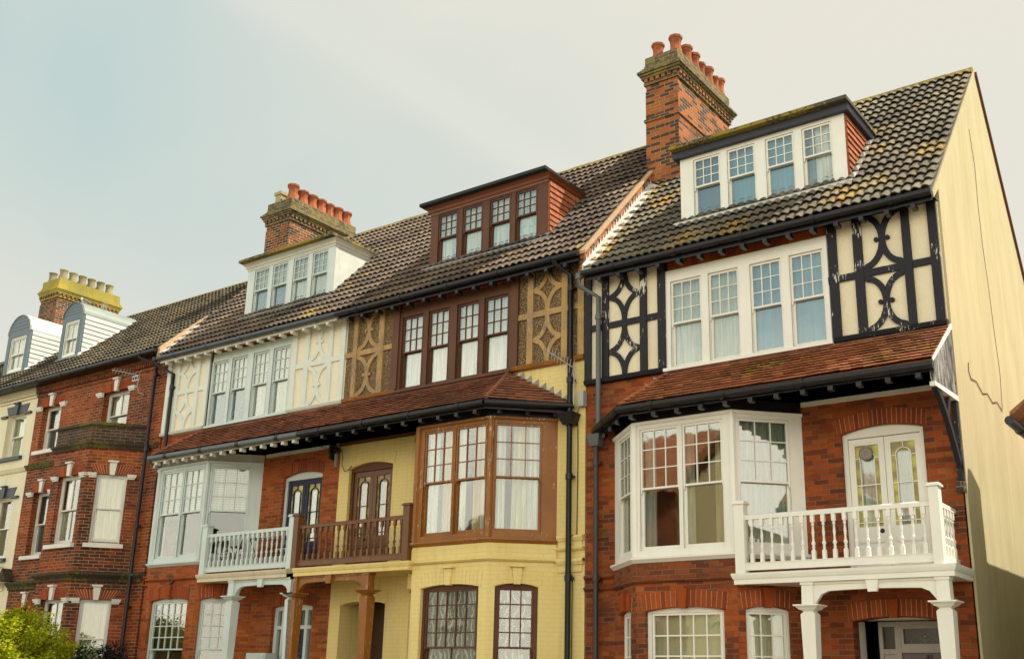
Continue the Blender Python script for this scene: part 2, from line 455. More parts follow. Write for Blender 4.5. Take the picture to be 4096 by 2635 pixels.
def curtain_mesh(F, a, b, z0, z1, d, amp=.018, waves=7, taper=0.0, n=40):
    mb = MB(); v = []; f = []; ph = rnd.random()*6
    for i in range(n+1):
        u = i/n
        x = a+(b-a)*u; dd = d+amp*math.sin(u*waves*2*PI+ph)+amp*.5*math.sin(u*waves*3.7*PI+ph*2)
        x2 = a+(b-a)*(.5+(u-.5)*(1-taper)) if taper >= 0 else x
        v.append(F.p(x, dd, z0)); v.append(F.p(x2, dd*1.0, z1))
    for i in range(n): f.append((2*i, 2*i+2, 2*i+3, 2*i+1))
    mb.poly(v, f, 0, True); return mb

def light(parent, F, a, b, z0, zm, z1, d, mat, up=(3, 3), lo=(1, 1), curt=None, glassm=None, bw=.015):
    """one double-hung sash: glass a..b, z0..zm (lower), zm..z1 (upper)"""
    gm = glassm or GL
    u = MB(); rail_frame(u, F, a, b, zm+.02, z1, d, br=.03); sash_bars(u, F, a, b, zm+.02, z1, d, *up, w=bw)
    for x, sg in ((a-.035, 1), (b+.035, -1)):     # sash horns
        u.plate(F, [(x, zm-.075), (x+sg*.02, zm-.06), (x+sg*.03, zm-.01), (x, zm-.01)] if sg > 0 else [(x-.03, zm-.01), (x-.02, zm-.06), (x, zm-.075), (x, zm-.01)], d-.03, d+.006)
    u.build('upper_sash', mat, parent)
    l = MB(); rail_frame(l, F, a+.005, b-.005, z0, zm-.012, d-.045, st=.04, tr=.03, br=.06)
    if lo != (1, 1): sash_bars(l, F, a, b, z0, zm-.012, d-.045, *lo, w=bw)
    l.build('lower_sash', mat, parent)
    p = MB(); p.fb(F, a, b, d-.016, d-.012, zm+.02, z1); p.fb(F, a, b, d-.061, d-.057, z0, zm-.012)
    p.build('pane', gm, parent)
    if curt:
        kind, m = curt[0], curt[1]
        dd = d-.10
        if kind == 'full': curtain_mesh(F, a-.06, b+.06, z0-.08, z1+.06, dd, .013, 6).build('curtain', m, parent)
        elif kind == 'flat': q = MB(); q.fb(F, a-.06, b+.06, dd-.005, dd, z0-.08, z1+.06); q.build('blind_or_sky_sheet', m, parent)
        elif kind == 'blindtop':
            q = MB(); zz = curt[2]; q.fb(F, a-.06, b+.06, dd-.005, dd, zz, z1+.06); q.build('blind_or_sky_sheet', m, parent)
        elif kind == 'two':
            q = MB(); q.fb(F, a-.06, b+.06, dd-.005, dd, zm-.02, z1+.06); q.build('blind_or_sky_sheet', m, parent)
            q = MB(); q.fb(F, a-.06, b+.06, dd-.005, dd, z0-.08, zm-.025); q.build('blind_or_sky_sheet', C_GR, parent)  # lower sheet coloured like the blue reflection in the pane
        elif kind == 'half':
            w = (b-a); curtain_mesh(F, a+w*curt[2], a+w*curt[3], z0-.08, z1+.06, dd, .02, 4, .0).build('curtain', m, parent)
        elif kind == 'multi':
            for (g0, g1, mm, off) in m:
                w = b-a; curtain_mesh(F, a+w*g0, a+w*g1, z0-.08, z1+.06, dd-off, .016, 3, -1 if off == 0 else .15).build('curtain', mm, parent)
    return

def window_frame(parent, F, s0, s1, z0, z1, lights, zb, zt, mat, d=0, th=.09, name='window'):
    """solid frame around rectangular light openings [(a,b)] between zb and zt"""
    mb = MB(); e = .037
    xs = s0
    for a, b in lights:
        mb.fb(F, xs, a-e, d-th, d, z0, z1); xs = b+e
    mb.fb(F, xs, s1, d-th, d, z0, z1)
    for a, b in lights:
        mb.fb(F, a-e, b+e, d-th, d-.002, z0, zb-.063); mb.fb(F, a-e, b+e, d-th, d-.002, zt+e, z1)
    # raised bead round each light
    for a, b in lights:
        mb.fb(F, a-e-.014, a-e, d-.01, d+.007, zb-.07, zt+e+.012); mb.fb(F, b+e, b+e+.014, d-.01, d+.007, zb-.07, zt+e+.012)
        mb.fb(F, a-e, b+e, d-.01, d+.006, zt+e, zt+e+.012)
    return mb.build(name, mat, parent)

def gutter(parent, pts, mat, r=.058, joints=1.1, name='gutter', jm=None):
    mb = MB(); P = [Vector(p) for p in pts]
    for a, b in zip(P, P[1:]):
        mb.tube([a, b], r, 10)
        L = (b-a).length; n = max(1, int(L/joints)); t = (b-a).normalized()
        for i in range(n):
            c = a+(b-a)*((i+.5)/n); mb.tube([c-t*.045, c+t*.045], r*1.17, 10, 1)
    return mb.build(name, [mat, jm or mat], parent)

def pipe(parent, pts, mat, r=.04, collars=1.6, name='downpipe', square=False):
    mb = MB(); P = [Vector(p) for p in pts]
    mb.tube(P, r, 8)
    for a, b in zip(P, P[1:]):
        if abs((b-a).normalized().z) < .9: continue
        L = (b-a).length; n = max(1, int(L/collars))
        for i in range(n):
            c = a+(b-a)*((i+.15)/n)
            mb.tube([c+Vector((0, 0, .05)), c-Vector((0, 0, .05))], r*1.3, 8)
            mb.box(c.x-.075, c.x+.075, c.y, c.y+r+.03, c.z-.02, c.z+.02)
    return mb.build(name, mat, parent)

def roman_tiles(x0, x1, y0, z0, y1, z1, per=.15, gauge=.285, mb=None, z_pref=0):
    """interlocking concrete tiles, each tile an island with two rolls"""
    mb = mb or MB(); L = math.hypot(y1-y0, z1-z0); ty, tz = (y1-y0)/L, (z1-z0)/L; ny, nz = -tz, ty
    nr = max(1, round(L/gauge)); g = L/nr; tw = per*2; nt = max(1, round((x1-x0)/tw)); tw = (x1-x0)/nt
    prof = [(0, .0), (.035, .004), (.075, .026), (.14, .036), (.26, .036), (.35, .022), (.43, .003), (.5, 0), (.535, .004), (.575, .026), (.64, .036), (.76, .036), (.85, .022), (.93, .003), (1.0, .0)]
    for r in range(nr):
        for t in range(nt):
            ja = rnd.uniform(-.010, .010); jb = rnd.uniform(-.004, .006)
            s0 = r*g-.012+ja; s1 = (r+1)*g+.03; h0 = .058+jb; h1 = .004
            v = []
            for u, h in prof:
                x = x0+tw*(t+u)
                for s, hh in ((s0, h0+h), (s1, h1+h), (s0+.003, h0+h-.018)):
                    v.append((x, y0+ty*s+ny*hh, z0+tz*s+nz*hh))
            f = []
            for i in range(len(prof)-1):
                a, b = 3*i, 3*(i+1)
                f.append((a, b, b+1, a+1)); f.append((a+2, b+2, b, a))
            mb.poly(v, f, 0)
    mb.hexa([(x0, y0, z0-.02), (x1, y0, z0-.02), (x1, y1, z1-.02), (x0, y1, z1-.02), (x0, y0, z0-.005), (x1, y0, z0-.005), (x1, y1, z1-.005), (x0, y1, z1-.005)], 0)
    return mb

def plain_tiles(A, B, Cc, D, gauge=.118, tw=.165, mb=None):
    """small clay tiles filling A-B (eave) to D-C (top)"""
    mb = mb or MB(); A, B, Cc, D = map(Vector, (A, B, Cc, D))
    up = ((D+Cc)/2-(A+B)/2); L = up.length
    tx = (B-A).normalized(); nrm = tx.cross(up).normalized()
    if nrm.z < 0: nrm = -nrm
    slope = (up-tx*up.dot(tx)); Ls = slope.length; sl = slope.normalized(); n = max(1, round(Ls/gauge)); g = Ls/n
    for r in range(n):
        a = A+(D-A)*(r/n); b = B+(Cc-B)*(r/n); w = (b-a).dot(tx)
        off = -(r % 2)*tw/2-rnd.random()*.01; x = off
        while x < w-.01:
            xa, xb = max(0, x+.002), min(w, x+tw-.002)
            if xb-xa > .015:
                j = rnd.uniform(-.005, .004); k = rnd.uniform(-.002, .006); sk = rnd.uniform(-.004, .004)
                lo = a+sl*(j-.01); hi = a+sl*(g*1.35)
                p = [lo+tx*xa+nrm*(.036+k), lo+tx*xb+nrm*(.036+k+sk), hi+tx*xb+nrm*.0, hi+tx*xa+nrm*.0,
                     lo+tx*xa+nrm*(.052+k), lo+tx*xb+nrm*(.052+k+sk), hi+tx*xb+nrm*.010, hi+tx*xa+nrm*.010]
                mb.hexa([tuple(q) for q in p])
            x += tw
    for q in (A, B, Cc, D): pass
    mb.poly([tuple(q-nrm*.01) for q in (A, B, Cc, D)], [(0, 1, 2, 3)])
    return mb

def quatre(mb, F, x0, x1, z0, z1, d, kind, w=.085):
    """curved bracing in one panel"""
    n = 16; cx, cz = (x0+x1)/2, (z0+z1)/2; ax, az = (x1-x0)/2, (z1-z0)/2
    if kind == 'diamond':
        rx, rz, ri, rj = ax*1.119, az*1.088, ax-.045, az-.05
        for qx, qz, sx, sz in ((x0, z0, 1, 1), (x1, z0, -1, 1), (x1, z1, -1, -1), (x0, z1, 1, -1)):
            o, i = [], []
            for k in range(n+1):
                zz = az*k/n
                xo = min(ax, rx*math.sqrt(max(0, 1-(zz/rz)**2))); xi = ri*math.sqrt(max(0, 1-(zz/rj)**2))
                o.append((qx+sx*xo, qz+sz*zz)); i.append((qx+sx*xi, qz+sz*zz))
            mb.strip(F, o, i, 0, d)
    else:
        for sx in (-1, 1):
            qx = cx+sx*ax; o, i = [], []
            for k in range(2*n+1):
                zz = -az+2*az*k/(2*n)
                xo = min(ax-.0005, (ax+.045)*math.sqrt(max(0, 1-(zz/(az*1.025))**2))); xi = (ax-.047)*math.sqrt(max(0, 1-(zz/(az*.82))**2))
                o.append((qx-sx*xo, cz+zz)); i.append((qx-sx*xi, cz+zz))
            mb.strip(F, o, i, 0, d)
            kx = cx+sx*.085; pts = [(kx+.037*math.cos(2*PI*k/12), cz+.037*math.sin(2*PI*k/12)) for k in range(12)]
            mb.plate(F, pts, 0, d+.004)
    return mb

def timber_panel(parent, xa, xb, posts, z0, z1, zr, kind, mt, mf, M, postw):
    """half-timbered field: posts = [(x,x)..]; curved bracing between the two inner posts"""
    f = MB(); f.fb(F0, xa, xb, 0, .03, z0, z1); f.build('roughcast_panel', mf, parent)
    t = MB(); d = .075
    for a, b in posts: t.fb(F0, a, b, .0, d+rnd.uniform(-.004, .004), z0, z1)
    # middle rail split between posts
    xs = sorted(posts); prev = xa
    for a, b in xs+[(xb, xb)]:
        if a-prev > .02: t.fb(F0, prev, a, .0, d-.008, zr-.055, zr+.055)
        prev = b
    p0, p1 = M
    for za, zb in ((z0, zr-.055), (zr+.055, z1)): quatre(t, F0, p0, p1, za, zb, d-.012, kind)
    return t.build('timber_framing', mt, parent)

BAL = [(.013, 0), (.013, 0)]
def baluster_mb(x, y, z0, z1):
    h = z1-z0; mb = MB(); s = .026
    mb.box(x-s, x+s, y-s, y+s, z0, z0+h*.20)
    prof = [(.030, .2), (.018, .235), (.014, .25), (.026, .27), (.015, .295), (.024, .33), (.031, .36), (.024, .39), (.015, .42), (.013, .43), (.021, .445), (.013, .46), (.014, .48), (.021, .60), (.014, .755), (.024, .77), (.024, .785), (.014, .80), (.022, .82), (.028, .84)]
    mb.lathe(x, y, [(r, z0+h*k) for r, k in prof], 10)
    mb.box(x-s, x+s, y-s, y+s, z0+h*.84, z1)
    return mb

def copyobj(o, dx, dy=0, dz=0):
    c = o.copy(); col.objects.link(c); c.parent = o.parent
    c.location = o.location+Vector((dx, dy, dz)); return c

def chimney(parent, x0, x1, y0, y1, zb, zt, mbody, mcap, string=None, slim=1.0):
    ch = MB(); ch.box(x0, x1, y0, y1, zb, zt-.80)
    ch.box(x0+.012, x1-.012, y0+.012, y1-.012, zt-.80, zt-.60)
    if string: ch.box(x0-.03, x1+.03, y0-.03, y1+.03, string, string+.06)
    o = ch.build('chimney', mbody, parent)
    c = MB()
    for i, (p, za, zz) in enumerate(((.03, zt-.66, zt-.60), (.07, zt-.52, zt-.46), (.10, zt-.46, zt-.41), (.135, zt-.41, zt-.36), (.09, zt-.36, zt-.31), (.05, zt-.31, zt-.26), (.02, zt-.26, zt-.20), (.005, zt-.20, zt))):
        p *= slim
        c.box(x0-p, x1+p, y0-p, y1+p, za, zz)
    c.box(x0+.002, x1-.002, y0+.002, y1-.002, zt-.60, zt-.52)
    # dentils
    n = int((y1-y0)/.15)
    for i in range(n+1):
        y = y0+(y1-y0-.08)*i/n
        c.box(x1+.002, x1+.06, y, y+.08, zt-.60, zt-.52, 1)
    n = int((x1-x0)/.15)
    for i in range(n+1):
        x = x0+(x1-x0-.08)*i/n
        c.box(x, x+.08, y0-.06, y0-.002, zt-.60, zt-.52, 1)
    c.build('chimney_cap', [mcap, mbody], o)
    return o

def pot(parent, x, y, z, h=.45, kind='flare', m=None, s=1.0):
    mb = MB()
    if kind == 'flare':
        pr = [(.185, -.05), (.18, .03), (.15, .12), (.128, .22), (.130, .30), (.155, .385), (.172, .395), (.172, .45), (.14, .45)]
        mb.lathe(x, y, [(r*s, z+k/.45*h) for r, k in pr], 8, smooth=False, rot=PI/8)
    elif kind == 'cyl':
        pr = [(.135, -.05), (.13, .05), (.118, .2), (.115, .36), (.13, .39), (.14, .42), (.14, .44), (.11, .44)]
        mb.lathe(x, y, [(r*s, z+k/.44*h) for r, k in pr], 14)
    else:
        mb.box(x-.11, x+.11, y-.11, y+.11, z-.05, z+h*.75); mb.box(x-.14, x+.14, y-.14, y+.14, z+h*.75, z+h)
    return mb.build('chimney_pot', m or TERR, parent)

def rafter_feet(mb, x0, x1, ya, yb, z0, z1, n, w=.075, mi=0):
    for i in range(n):
        x = x0+(x1-x0)*(i+.5)/n; mb.box(x-w/2, x+w/2, ya, yb, z0, z1, mi)

# ------------------------------------------------------------------ the three half-timbered houses
def house(P):
    setxf(P['ox'], P['sx'], P['oz'])
    wx = XF.ox+XF.sx*(-3.1)
    H = thing('terraced_house', (wx, 0, 0), P['label'], 'house', 'terraced houses of the row')
    wm, fm, tm = P['wall'], P['frame'], P['timber']
    xr = P.get('xr', 0.0); xl = P.get('xl', -6.2)
    zt = 8.72+P['dr']
    # ---- walls
    ops = [(-1.69, -.49, -.2, 2.60, .06), (-1.69, -.49, 3.25, 5.30, .09), (-5.3, -2.6, .8, 2.9, 0), (-5.3, -2.6, 3.6, 5.6, 0), (-4.53, -1.75, 6.8, 8.5, 0)]
    mb = MB(); wall(mb, F0, xl, xr, -.6, zt, .25, ops); mb.build('wall', wm, H)
    # interior
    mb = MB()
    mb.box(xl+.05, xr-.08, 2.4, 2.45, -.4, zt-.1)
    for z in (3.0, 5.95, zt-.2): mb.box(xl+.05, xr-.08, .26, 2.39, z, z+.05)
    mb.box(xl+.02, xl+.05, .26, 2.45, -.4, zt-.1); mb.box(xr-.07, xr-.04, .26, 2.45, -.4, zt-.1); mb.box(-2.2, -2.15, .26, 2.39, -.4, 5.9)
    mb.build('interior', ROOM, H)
    # ---- bay, ground floor
    bay = P.get('bayplan', [(-5.62, 0), (-4.76, -.81), (-3.07, -.81), (-2.29, 0)])
    Fl, Fc, Frr = Fr(bay[0], bay[1]), Fr(bay[1], bay[2]), Fr(bay[2], bay[3])
    mb = MB()
    oc = [(.17, 1.47, .9, 2.75, .06)]; orr = [(.12, .80, .9, 2.75, .06)]; ol = [(.30, P.get('olr', .92), .9, 2.75, .06)]
    wall(mb, Fc, 0, Fc.L, -.6, 3.49, .2, oc); wall(mb, Frr, 0, Frr.L, -.6, 3.49, .2, orr); wall(mb, Fl, 0, Fl.L, -.6, 3.49, .2, ol)
    # roof of the lower bay
    mb.poly([(*b, 3.48) for b in bay], [(0, 1, 2, 3)])
    B = mb.build('bay_wall', P['bay'], H)
    mb = MB()
    def mould(z, h, p): return [(0, z), (p*.5, z), (p, z+h*.45), (p, z+h*.8), (p*.7, z+h), (0, z+h)]
    path = [(xl, 0)]+bay if XF.sx > 0 or True else bay
    mb.ring([(xl+.0, 0), bay[0], bay[1], bay[2], bay[3]], mould(3.175, .06, .07))
    mb.build('string_course', P['string'], H); mb = MB(); mb.ring([(xl+.0, 0), bay[0]], mould(3.36, .06, .07)); mb.build('string_course', P['string'], H); mb = MB()
    mb.ring(bay, [(0, 3.235), (.03, 3.235), (.03, 3.42), (.015, 3.49), (0, 3.49)])
    mb.build('string_course', P['string'], H)
    am = P['arch']
    seam = P.get('seam')
    for F, o, n in ((Fc, oc[0], 17), (Frr, orr[0], 11), (Fl, ol[0], 9)):
        arch(B, F, o[0], o[1], o[3], o[4], .25, n, key=.28, keymat=am, mat=am, name='window_arch', splay=.03, seam=seam)
    # ground bay windows
    gw = P['gwin']
    for F, (a, b, zb, z1, r), nx, gg in ((Fc, oc[0], 5, (.28, 1.37)), (Frr, orr[0], 3, (.2, .72)), (Fl, ol[0], 3, (.40, P.get('olr', .92)-.10))):
        win = window_frame(H, F, a-.03, b+.03, zb-.02, z1+r, [gg], 1.0, z1-.055, P['gframe'], d=-.07, th=.07)
        sill = MB(); sill.fb(F, a-.05, b+.05, -.1, .06, zb-.08, zb); sill.build('window_sill', P['gframe'], win)
        light(win, F, gg[0], gg[1], 1.0, P['gmid'], z1-.055, -.085, P['gframe'], up=(nx, 4 if P['gmid'] < 1.9 else 3), lo=(2 if nx > 3 else 1, 1), curt=gw, glassm=GL2, bw=.02)
    # ---- bay, first floor
    FB = empty('bay_window', (wx, 0, 0)); FB.parent = H; FB.location = (0, 0, 0)
    bf = P['bayframe']
    fl = [(.135, .755), (.885, 1.495)]; fr = [(.125, .865)]; ll = [(.315, P.get('llr', .90))]
    if P['key'] == 'L': fl = [(.16, .80), (.94, 1.54)]
    window_frame(FB, Fc, 0, Fc.L, 3.55, 5.69, fl, 3.73, 5.54, bf, th=.1, name='frame')
    window_frame(FB, Frr, 0, Frr.L, 3.55, 5.69, fr, 3.73, 5.54, bf, th=.1, name='frame')
    window_frame(FB, Fl, 0, Fl.L, 3.55, 5.69, ll, 3.73, 5.54, bf, th=.1, name='frame')
    bc = P['bcurt']
    for i, (F, (a, b)) in enumerate(((Fl, ll[0]), (Fc, fl[0]), (Fc, fl[1]), (Frr, fr[0]))):
        light(FB, F, a, b, 3.73, 4.62, 5.54, -.015, bf, curt=bc[i], glassm=P.get('bglass'))
    mb = MB(); mb.ring(bay, [(-.05, 3.48), (.03, 3.48), (.05, 3.50), (.085, 3.53), (.085, 3.56), (0, 3.575), (-.05, 3.575)])
    for q, s in ((bay[1], 1), (bay[2], 1)):
        mb.lathe(q[0], q[1], [(.055, 3.57), (.055, 5.69)], 8, smooth=False)
    mb.ring(bay, [(0, 5.64), (.035, 5.65), (.05, 5.69), (0, 5.69)])
    mb.build('bay_sill', bf, FB)
    mb = MB(); mb.poly([(*b, 5.70) for b in bay]+[(*b, 5.9) for b in bay], [(3, 2, 1, 0), (0, 1, 5, 4), (1, 2, 6, 5), (2, 3, 7, 6)]); mb.build('bay_head', P['dark'], FB)
    # ---- balcony door
    d1 = MB(); a, b = -1.69, -.49
    fr_m = P['doorframe']; dm = P['door']
    f = lambda u: 5.30+.09*(1-(2*u-1)**2)
    d = -.10
    D = MB()
    D.fb(F0, a, a+.07, d-.06, d+.03, 3.25, 5.24); D.fb(F0, b-.07, b, d-.06, d+.03, 3.25, 5.24)
    n = 10
    for i in range(n):
        u, v = i/n, (i+1)/n; D.plate(F0, [(a+(b-a)*u, 5.24), (a+(b-a)*v, 5.24), (a+(b-a)*v, f(v)), (a+(b-a)*u, f(u))], d-.06, d+.03)
    DR = D.build('balcony_door', fr_m, H)
    for la, lb in ((a+.07, -1.09), (-1.09, b-.07)):
        m = MB(); g0, g1 = la+.09, lb-.09
        m.fb(F0, la+.004, g0, d-.05, d, 3.27, 5.23); m.fb(F0, g1, lb-.004, d-.05, d, 3.27, 5.23)
        m.fb(F0, g0, g1, d-.05, d-.001, 5.13, 5.23); m.fb(F0, g0, g1, d-.05, d-.001, 3.27, 3.93)
        m.fb(F0, g0+.03, g1-.03, d-.001, d+.015, 3.42, 3.62); m.fb(F0, g0-.01, g1+.01, d-.001, d+.02, 3.70, 3.74)
        # arched lead light bars
        w_ = g1-g0; e = w_*.2; t_ = .012
        m.fb(F0, g0+e-t_/2, g0+e+t_/2, d-.03, d-.004, 3.93, 4.9); m.fb(F0, g1-e-t_/2, g1-e+t_/2, d-.03, d-.004, 3.93, 4.9)
        m.fb(F0, g0, g1, d-.03, d-.005, 4.53, 4.545); m.fb(F0, g0, g1, d-.03, d-.005, 3.985, 4.0)
        cx = (g0+g1)/2; rr = (g1-g0)/2-e; o_, i_ = [], []
        for k in range(13):
            t = PI*k/12; o_.append((cx-(rr+t_)*math.cos(t), 4.9+(rr*1.3+t_)*math.sin(t)**.6)); i_.append((cx-(rr)*math.cos(t), 4.9+(rr*1.3)*math.sin(t)**.6))
        m.strip(F0, o_, i_, d-.03, d-.004)
        m.fb(F0, cx-.006, cx+.006, d-.03, d-.004, 4.9+rr*1.3, 5.13); m.fb(F0, g0, g0+e, d-.03, d-.006, 4.93, 4.943); m.fb(F0, g1-e, g1, d-.03, d-.006, 4.93, 4.943)
        m.build('door_leaf', dm, DR)
        gp = MB(); gp.fb(F0, g0, g0+e, d-.031, d-.026, 3.93, 5.13); gp.fb(F0, g1-e, g1, d-.031, d-.026, 3.93, 5.13); gp.fb(F0, g0+e, g1-e, d-.031, d-.026, 4.9+rr*.9, 5.13)
        gp.build('stained_glass', P['stain'], DR)
        gp = MB(); gp.fb(F0, g0+e, g1-e, d-.029, d-.025, 3.93, 4.9+rr*.9); gp.build('pane', P.get('doorglass', GL), DR)
        curtain_mesh(F0, g0+e-.02, g1-e+.02, 3.9, 5.15, d-.06, .006, 3).build('curtain', P['doorcurt'], DR)
    h = MB(); h.lathe(0, 0, [(.001, 0), (.03, .005), (.035, .025), (.02, .045), (.001, .05)], 10)
    h.v = [(XF.ox+XF.sx*(-1.13)+(x-XF.ox), -d*-1-.0 + 0 - z + XF.oz, 3.83+XF.oz+y) for x, y, z in h.v]
    h.build('door_handle', paint('dark_bronze', (.03, .02, .018), .3, .05, dirt=0), DR)
    arch(H, F0, a, b, 5.30, .09, .235, 19, key=None, mat=am, splay=.03, seam=seam)
    # ---- second floor window
    w2 = P['w2']; sp = [(-4.44, -3.94), (-3.73, -3.26), (-2.98, -2.52), (-2.30, -1.82)]
    win = window_frame(H, F0, w2[0], w2[1], 6.755, 8.50, sp, 6.83, 8.26, fm, d=.05, th=.16, name='window')
    for i, (p, q) in enumerate(sp): light(win, F0, p, q, 6.83, 7.54, 8.26, .015, fm, curt=P['c2'][i])
    s_ = MB(); s_.fb(F0, w2[0]-.03, w2[1]+.03, -.1, .13, 6.70, 6.755); s_.build('window_sill', fm, win)
    # soldier course above
    mb = MB(); nx = 24; xa, xb = -4.54, -1.74
    for i in range(nx):
        u = xa+(xb-xa)*i/nx; mb.fb(F0, u+.004, u+(xb-xa)/nx-.004, 0, .03+rnd.uniform(0, .006), 8.52, zt)
    mb.fb(F0, xa, xb, 0, .022, 8.51, zt, 1)
    mb.build('soldier_course', [VO, MORT], H)
    # ---- half timbering
    z0, z1, zr = 6.80, zt-.02, 7.735
    lp = [(xl+.0, xl+.13), (-5.84, -5.71), (-5.07, -4.94), (-4.72, -4.57)]
    rp = [(-1.69, -1.55), (-1.29, -1.15), (-.54, -.42)] + ([(-.15, -.02)] if xr == 0 else [])
    timber_panel(H, xl, -4.57, lp, z0, z1, zr, 'diamond', tm, P['panel'], (-5.71, -5.07), .13)
    timber_panel(H, -1.71, xr, rp, z0, z1, zr, 'knob', tm, P['panel'], (-1.15, -.54), .13)
    mb = MB()
    if P.get('postm') is not None:      # wide posts beside the window in the window's colour
        for pa, pb in ((-4.73, -4.565), (-1.715, -1.545)): q = MB(); q.fb(F0, pa, pb, 0, .085, z0, z1); q.build('window_post', P['postm'], H)
    mb.ring([(xl, 0), (-4.6, 0)], [(0, 6.70), (.09, 6.72), (.11, 6.77), (.08, 6.80), (0, 6.80)]); mb.build('sill_board', P['board'], H); mb = MB()
    mb.ring([(-1.68, 0), (xr, 0)], [(0, 6.70), (.09, 6.72), (.11, 6.77), (.08, 6.80), (0, 6.80)])
    mb.build('sill_board', P['board'], H)
    # ---- pent roof
    pe = -1.12; ze, zw = 5.92, 6.70
    xe = P.get('pentr', 0.02)
    T = MB(); plain_tiles((-4.86, pe, ze), (xe, pe, ze), (xe, -.01, zw), (-4.50, -.01, zw), mb=T)
    plain_tiles((-5.92, -.01, ze), (-4.86, pe, ze), (-4.505, -.01, zw), (-4.515, -.01, zw), mb=T)
    hp = Vector((-4.86, pe, ze)); hq = Vector((-4.50, -.01, zw))
    for i in range(12):
        a_ = hp+(hq-hp)*(i/12); b_ = hp+(hq-hp)*((i+1.2)/12)
        T.tube([tuple(a_+Vector((0, 0, .03))), tuple(b_+Vector((0, 0, .02)))], [.045, .03], 6)
    PR = T.build('pent_roof', P['ptile'], H)
    fl_ = MB(); fl_.hexa([(-4.5, -.12, zw-.06), (xe, -.12, zw-.06), (xe, -.005, zw+.02), (-4.5, -.005, zw+.02), (-4.5, -.12, zw-.045), (xe, -.12, zw-.045), (xe, -.005, zw+.045), (-4.5, -.005, zw+.045)])
    for i in range(8):          # stepped flashing up the hip
        x = -5.86+i*.165; z = ze+.03+(x+5.92)/1.4*(zw-ze)
        fl_.plate(F0, [(x, z-.02), (x+.15, z+.07), (x+.02, z+.15)], 0, .012)
    fl_.build('lead_flashing', P['flash'], PR)
    # soffit, fascia, rafter feet
    mb = MB()
    mb.poly([(-5.9, 0, 5.87), (-4.84, -1.10, 5.87), (xe, -1.10, 5.87), (xe, 0, 5.87)], [(0, 1, 2, 3), (3, 2, 1, 0)], 1)
    mb.ring([(-5.88, -.02), (-4.84, -1.09), (xe, -1.09)], [(0, 5.76), (.02, 5.76), (.02, 5.905), (0, 5.905)])
    rafter_feet(mb, -4.84, xe, -1.135, -1.02, 5.69, 5.757, P.get('nf', 11), mi=2)
    for k in range(3):
        u = (k+.5)/3; x, y = -5.88+1.04*u, -.02-1.07*u; mb.box(x-.03, x+.03, y-.03, y+.05, 5.69, 5.757, 2)
    mb.fb(F0, -2.27, xe if xr == 0 else xr, 0, .05, 5.80, 5.865, 3)
    mb.build('pent_soffit', [P['fascia'], P['soffit'], P['feet'], P['plate']], H)
    if P.get('lowgut', True):
        gutter(H, [(-6.0, -.08, 5.87), (-4.87, -1.18, 5.85), (xe+.02, -1.18, 5.83)], P['pgut'], jm=P.get('gutj'))
    # ---- balcony and porch
    xe2 = P['balr']
    mb = MB()
    mb.box(-3.05, xe2+.09, -.9, -.002, 3.10, 3.235)
    mb.ring([(-3.05, -.02), (-3.05, -.9), (xe2+.10, -.9)]+([(xe2+.10, -.02)] if P.get('ret') else []), [(.0, 3.09), (.015, 3.09), (.015, 3.15), (.03, 3.17), (.045, 3.21), (.05, 3.245), (-.06, 3.25), (-.06, 3.09)])
    mb.build('balcony_slab', P['ledge'], H)
    G = empty('balcony_railing', (0, 0, 0)); G.parent = H
    rm = P['rail']; yb = -.85
    mb = MB()
    x1 = xe2-.13
    mb.tube([(-2.88, yb, 4.05), (x1, yb, 4.05)], .034, 8); mb.box(-2.88, x1, yb-.03, yb+.03, 4.01, 4.045)
    mb.box(-2.88, x1, yb-.03, yb+.03, 3.285, 3.385); mb.box(-2.88, x1, yb-.04, yb+.04, 3.385, 3.395)
    if P.get('ret'):
        xx = xe2-.06
        mb.tube([(xx, yb+.06, 4.05), (xx, 0, 4.05)], .034, 8); mb.box(xx-.03, xx+.03, yb+.06, 0, 4.01, 4.045); mb.box(xx-.03, xx+.03, yb+.06, 0, 3.285, 3.385)
    mb.build('handrail', rm, G)
    for pa, pb, zc in ((-3.03, -2.88, 4.24), (x1, xe2, 4.26)):
        q = MB(); q.box(pa, pb, yb-.075, yb+.075, 3.24, zc); q.box(pa-.025, pb+.025, yb-.10, yb+.10, zc, zc+.025); q.box(pa-.01, pb+.01, yb-.085, yb+.085, zc+.025, zc+.045)
        q.build('newel_post', rm, G)
    n = P.get('nb', 17); xs = [-2.79+(x1-.1+2.79)*i/(n-1) for i in range(n)]
    b0 = baluster_mb(xs[0], yb, 3.39, 4.012).build('baluster', rm, G)
    for x in xs[1:]: copyobj(b0, XF.sx*(x-xs[0]))
    if P.get('ret'):
        b1 = baluster_mb(xe2-.06, -.68, 3.39, 4.012).build('baluster', rm, G)
        for i in range(1, 5): copyobj(b1, 0, .14*i)
    pm = P['porch']
    cols = [(-1.99, 1), (P['colr'], P.get('half', 1))]
    for cx, hf in cols:
        q = MB(); yc = -.80
        def sq(w, z, w2=None, z2=None):
            pass
        def fr_(w0, z0_, w1, z1_):
            q.hexa([(cx-w0, yc-w0, z0_), (cx+w0, yc-w0, z0_), (cx+w0, yc+w0, z0_), (cx-w0, yc+w0, z0_), (cx-w1, yc-w1, z1_), (cx+w1, yc-w1, z1_), (cx+w1, yc+w1, z1_), (cx-w1, yc+w1, z1_)])
        fr_(.075, -.3, .075, 1.2); fr_(.075, 1.2, .102, 2.655)
        fr_(.102, 2.655, .068, 2.695); fr_(.068, 2.695, .11, 2.72); fr_(.12, 2.72, .13, 2.735); fr_(.13, 2.735, .165, 2.765); fr_(.178, 2.765, .178, 2.785)
        fr_(.085, 2.785, .08, 3.05); fr_(.095, 3.05, .095, 3.09)
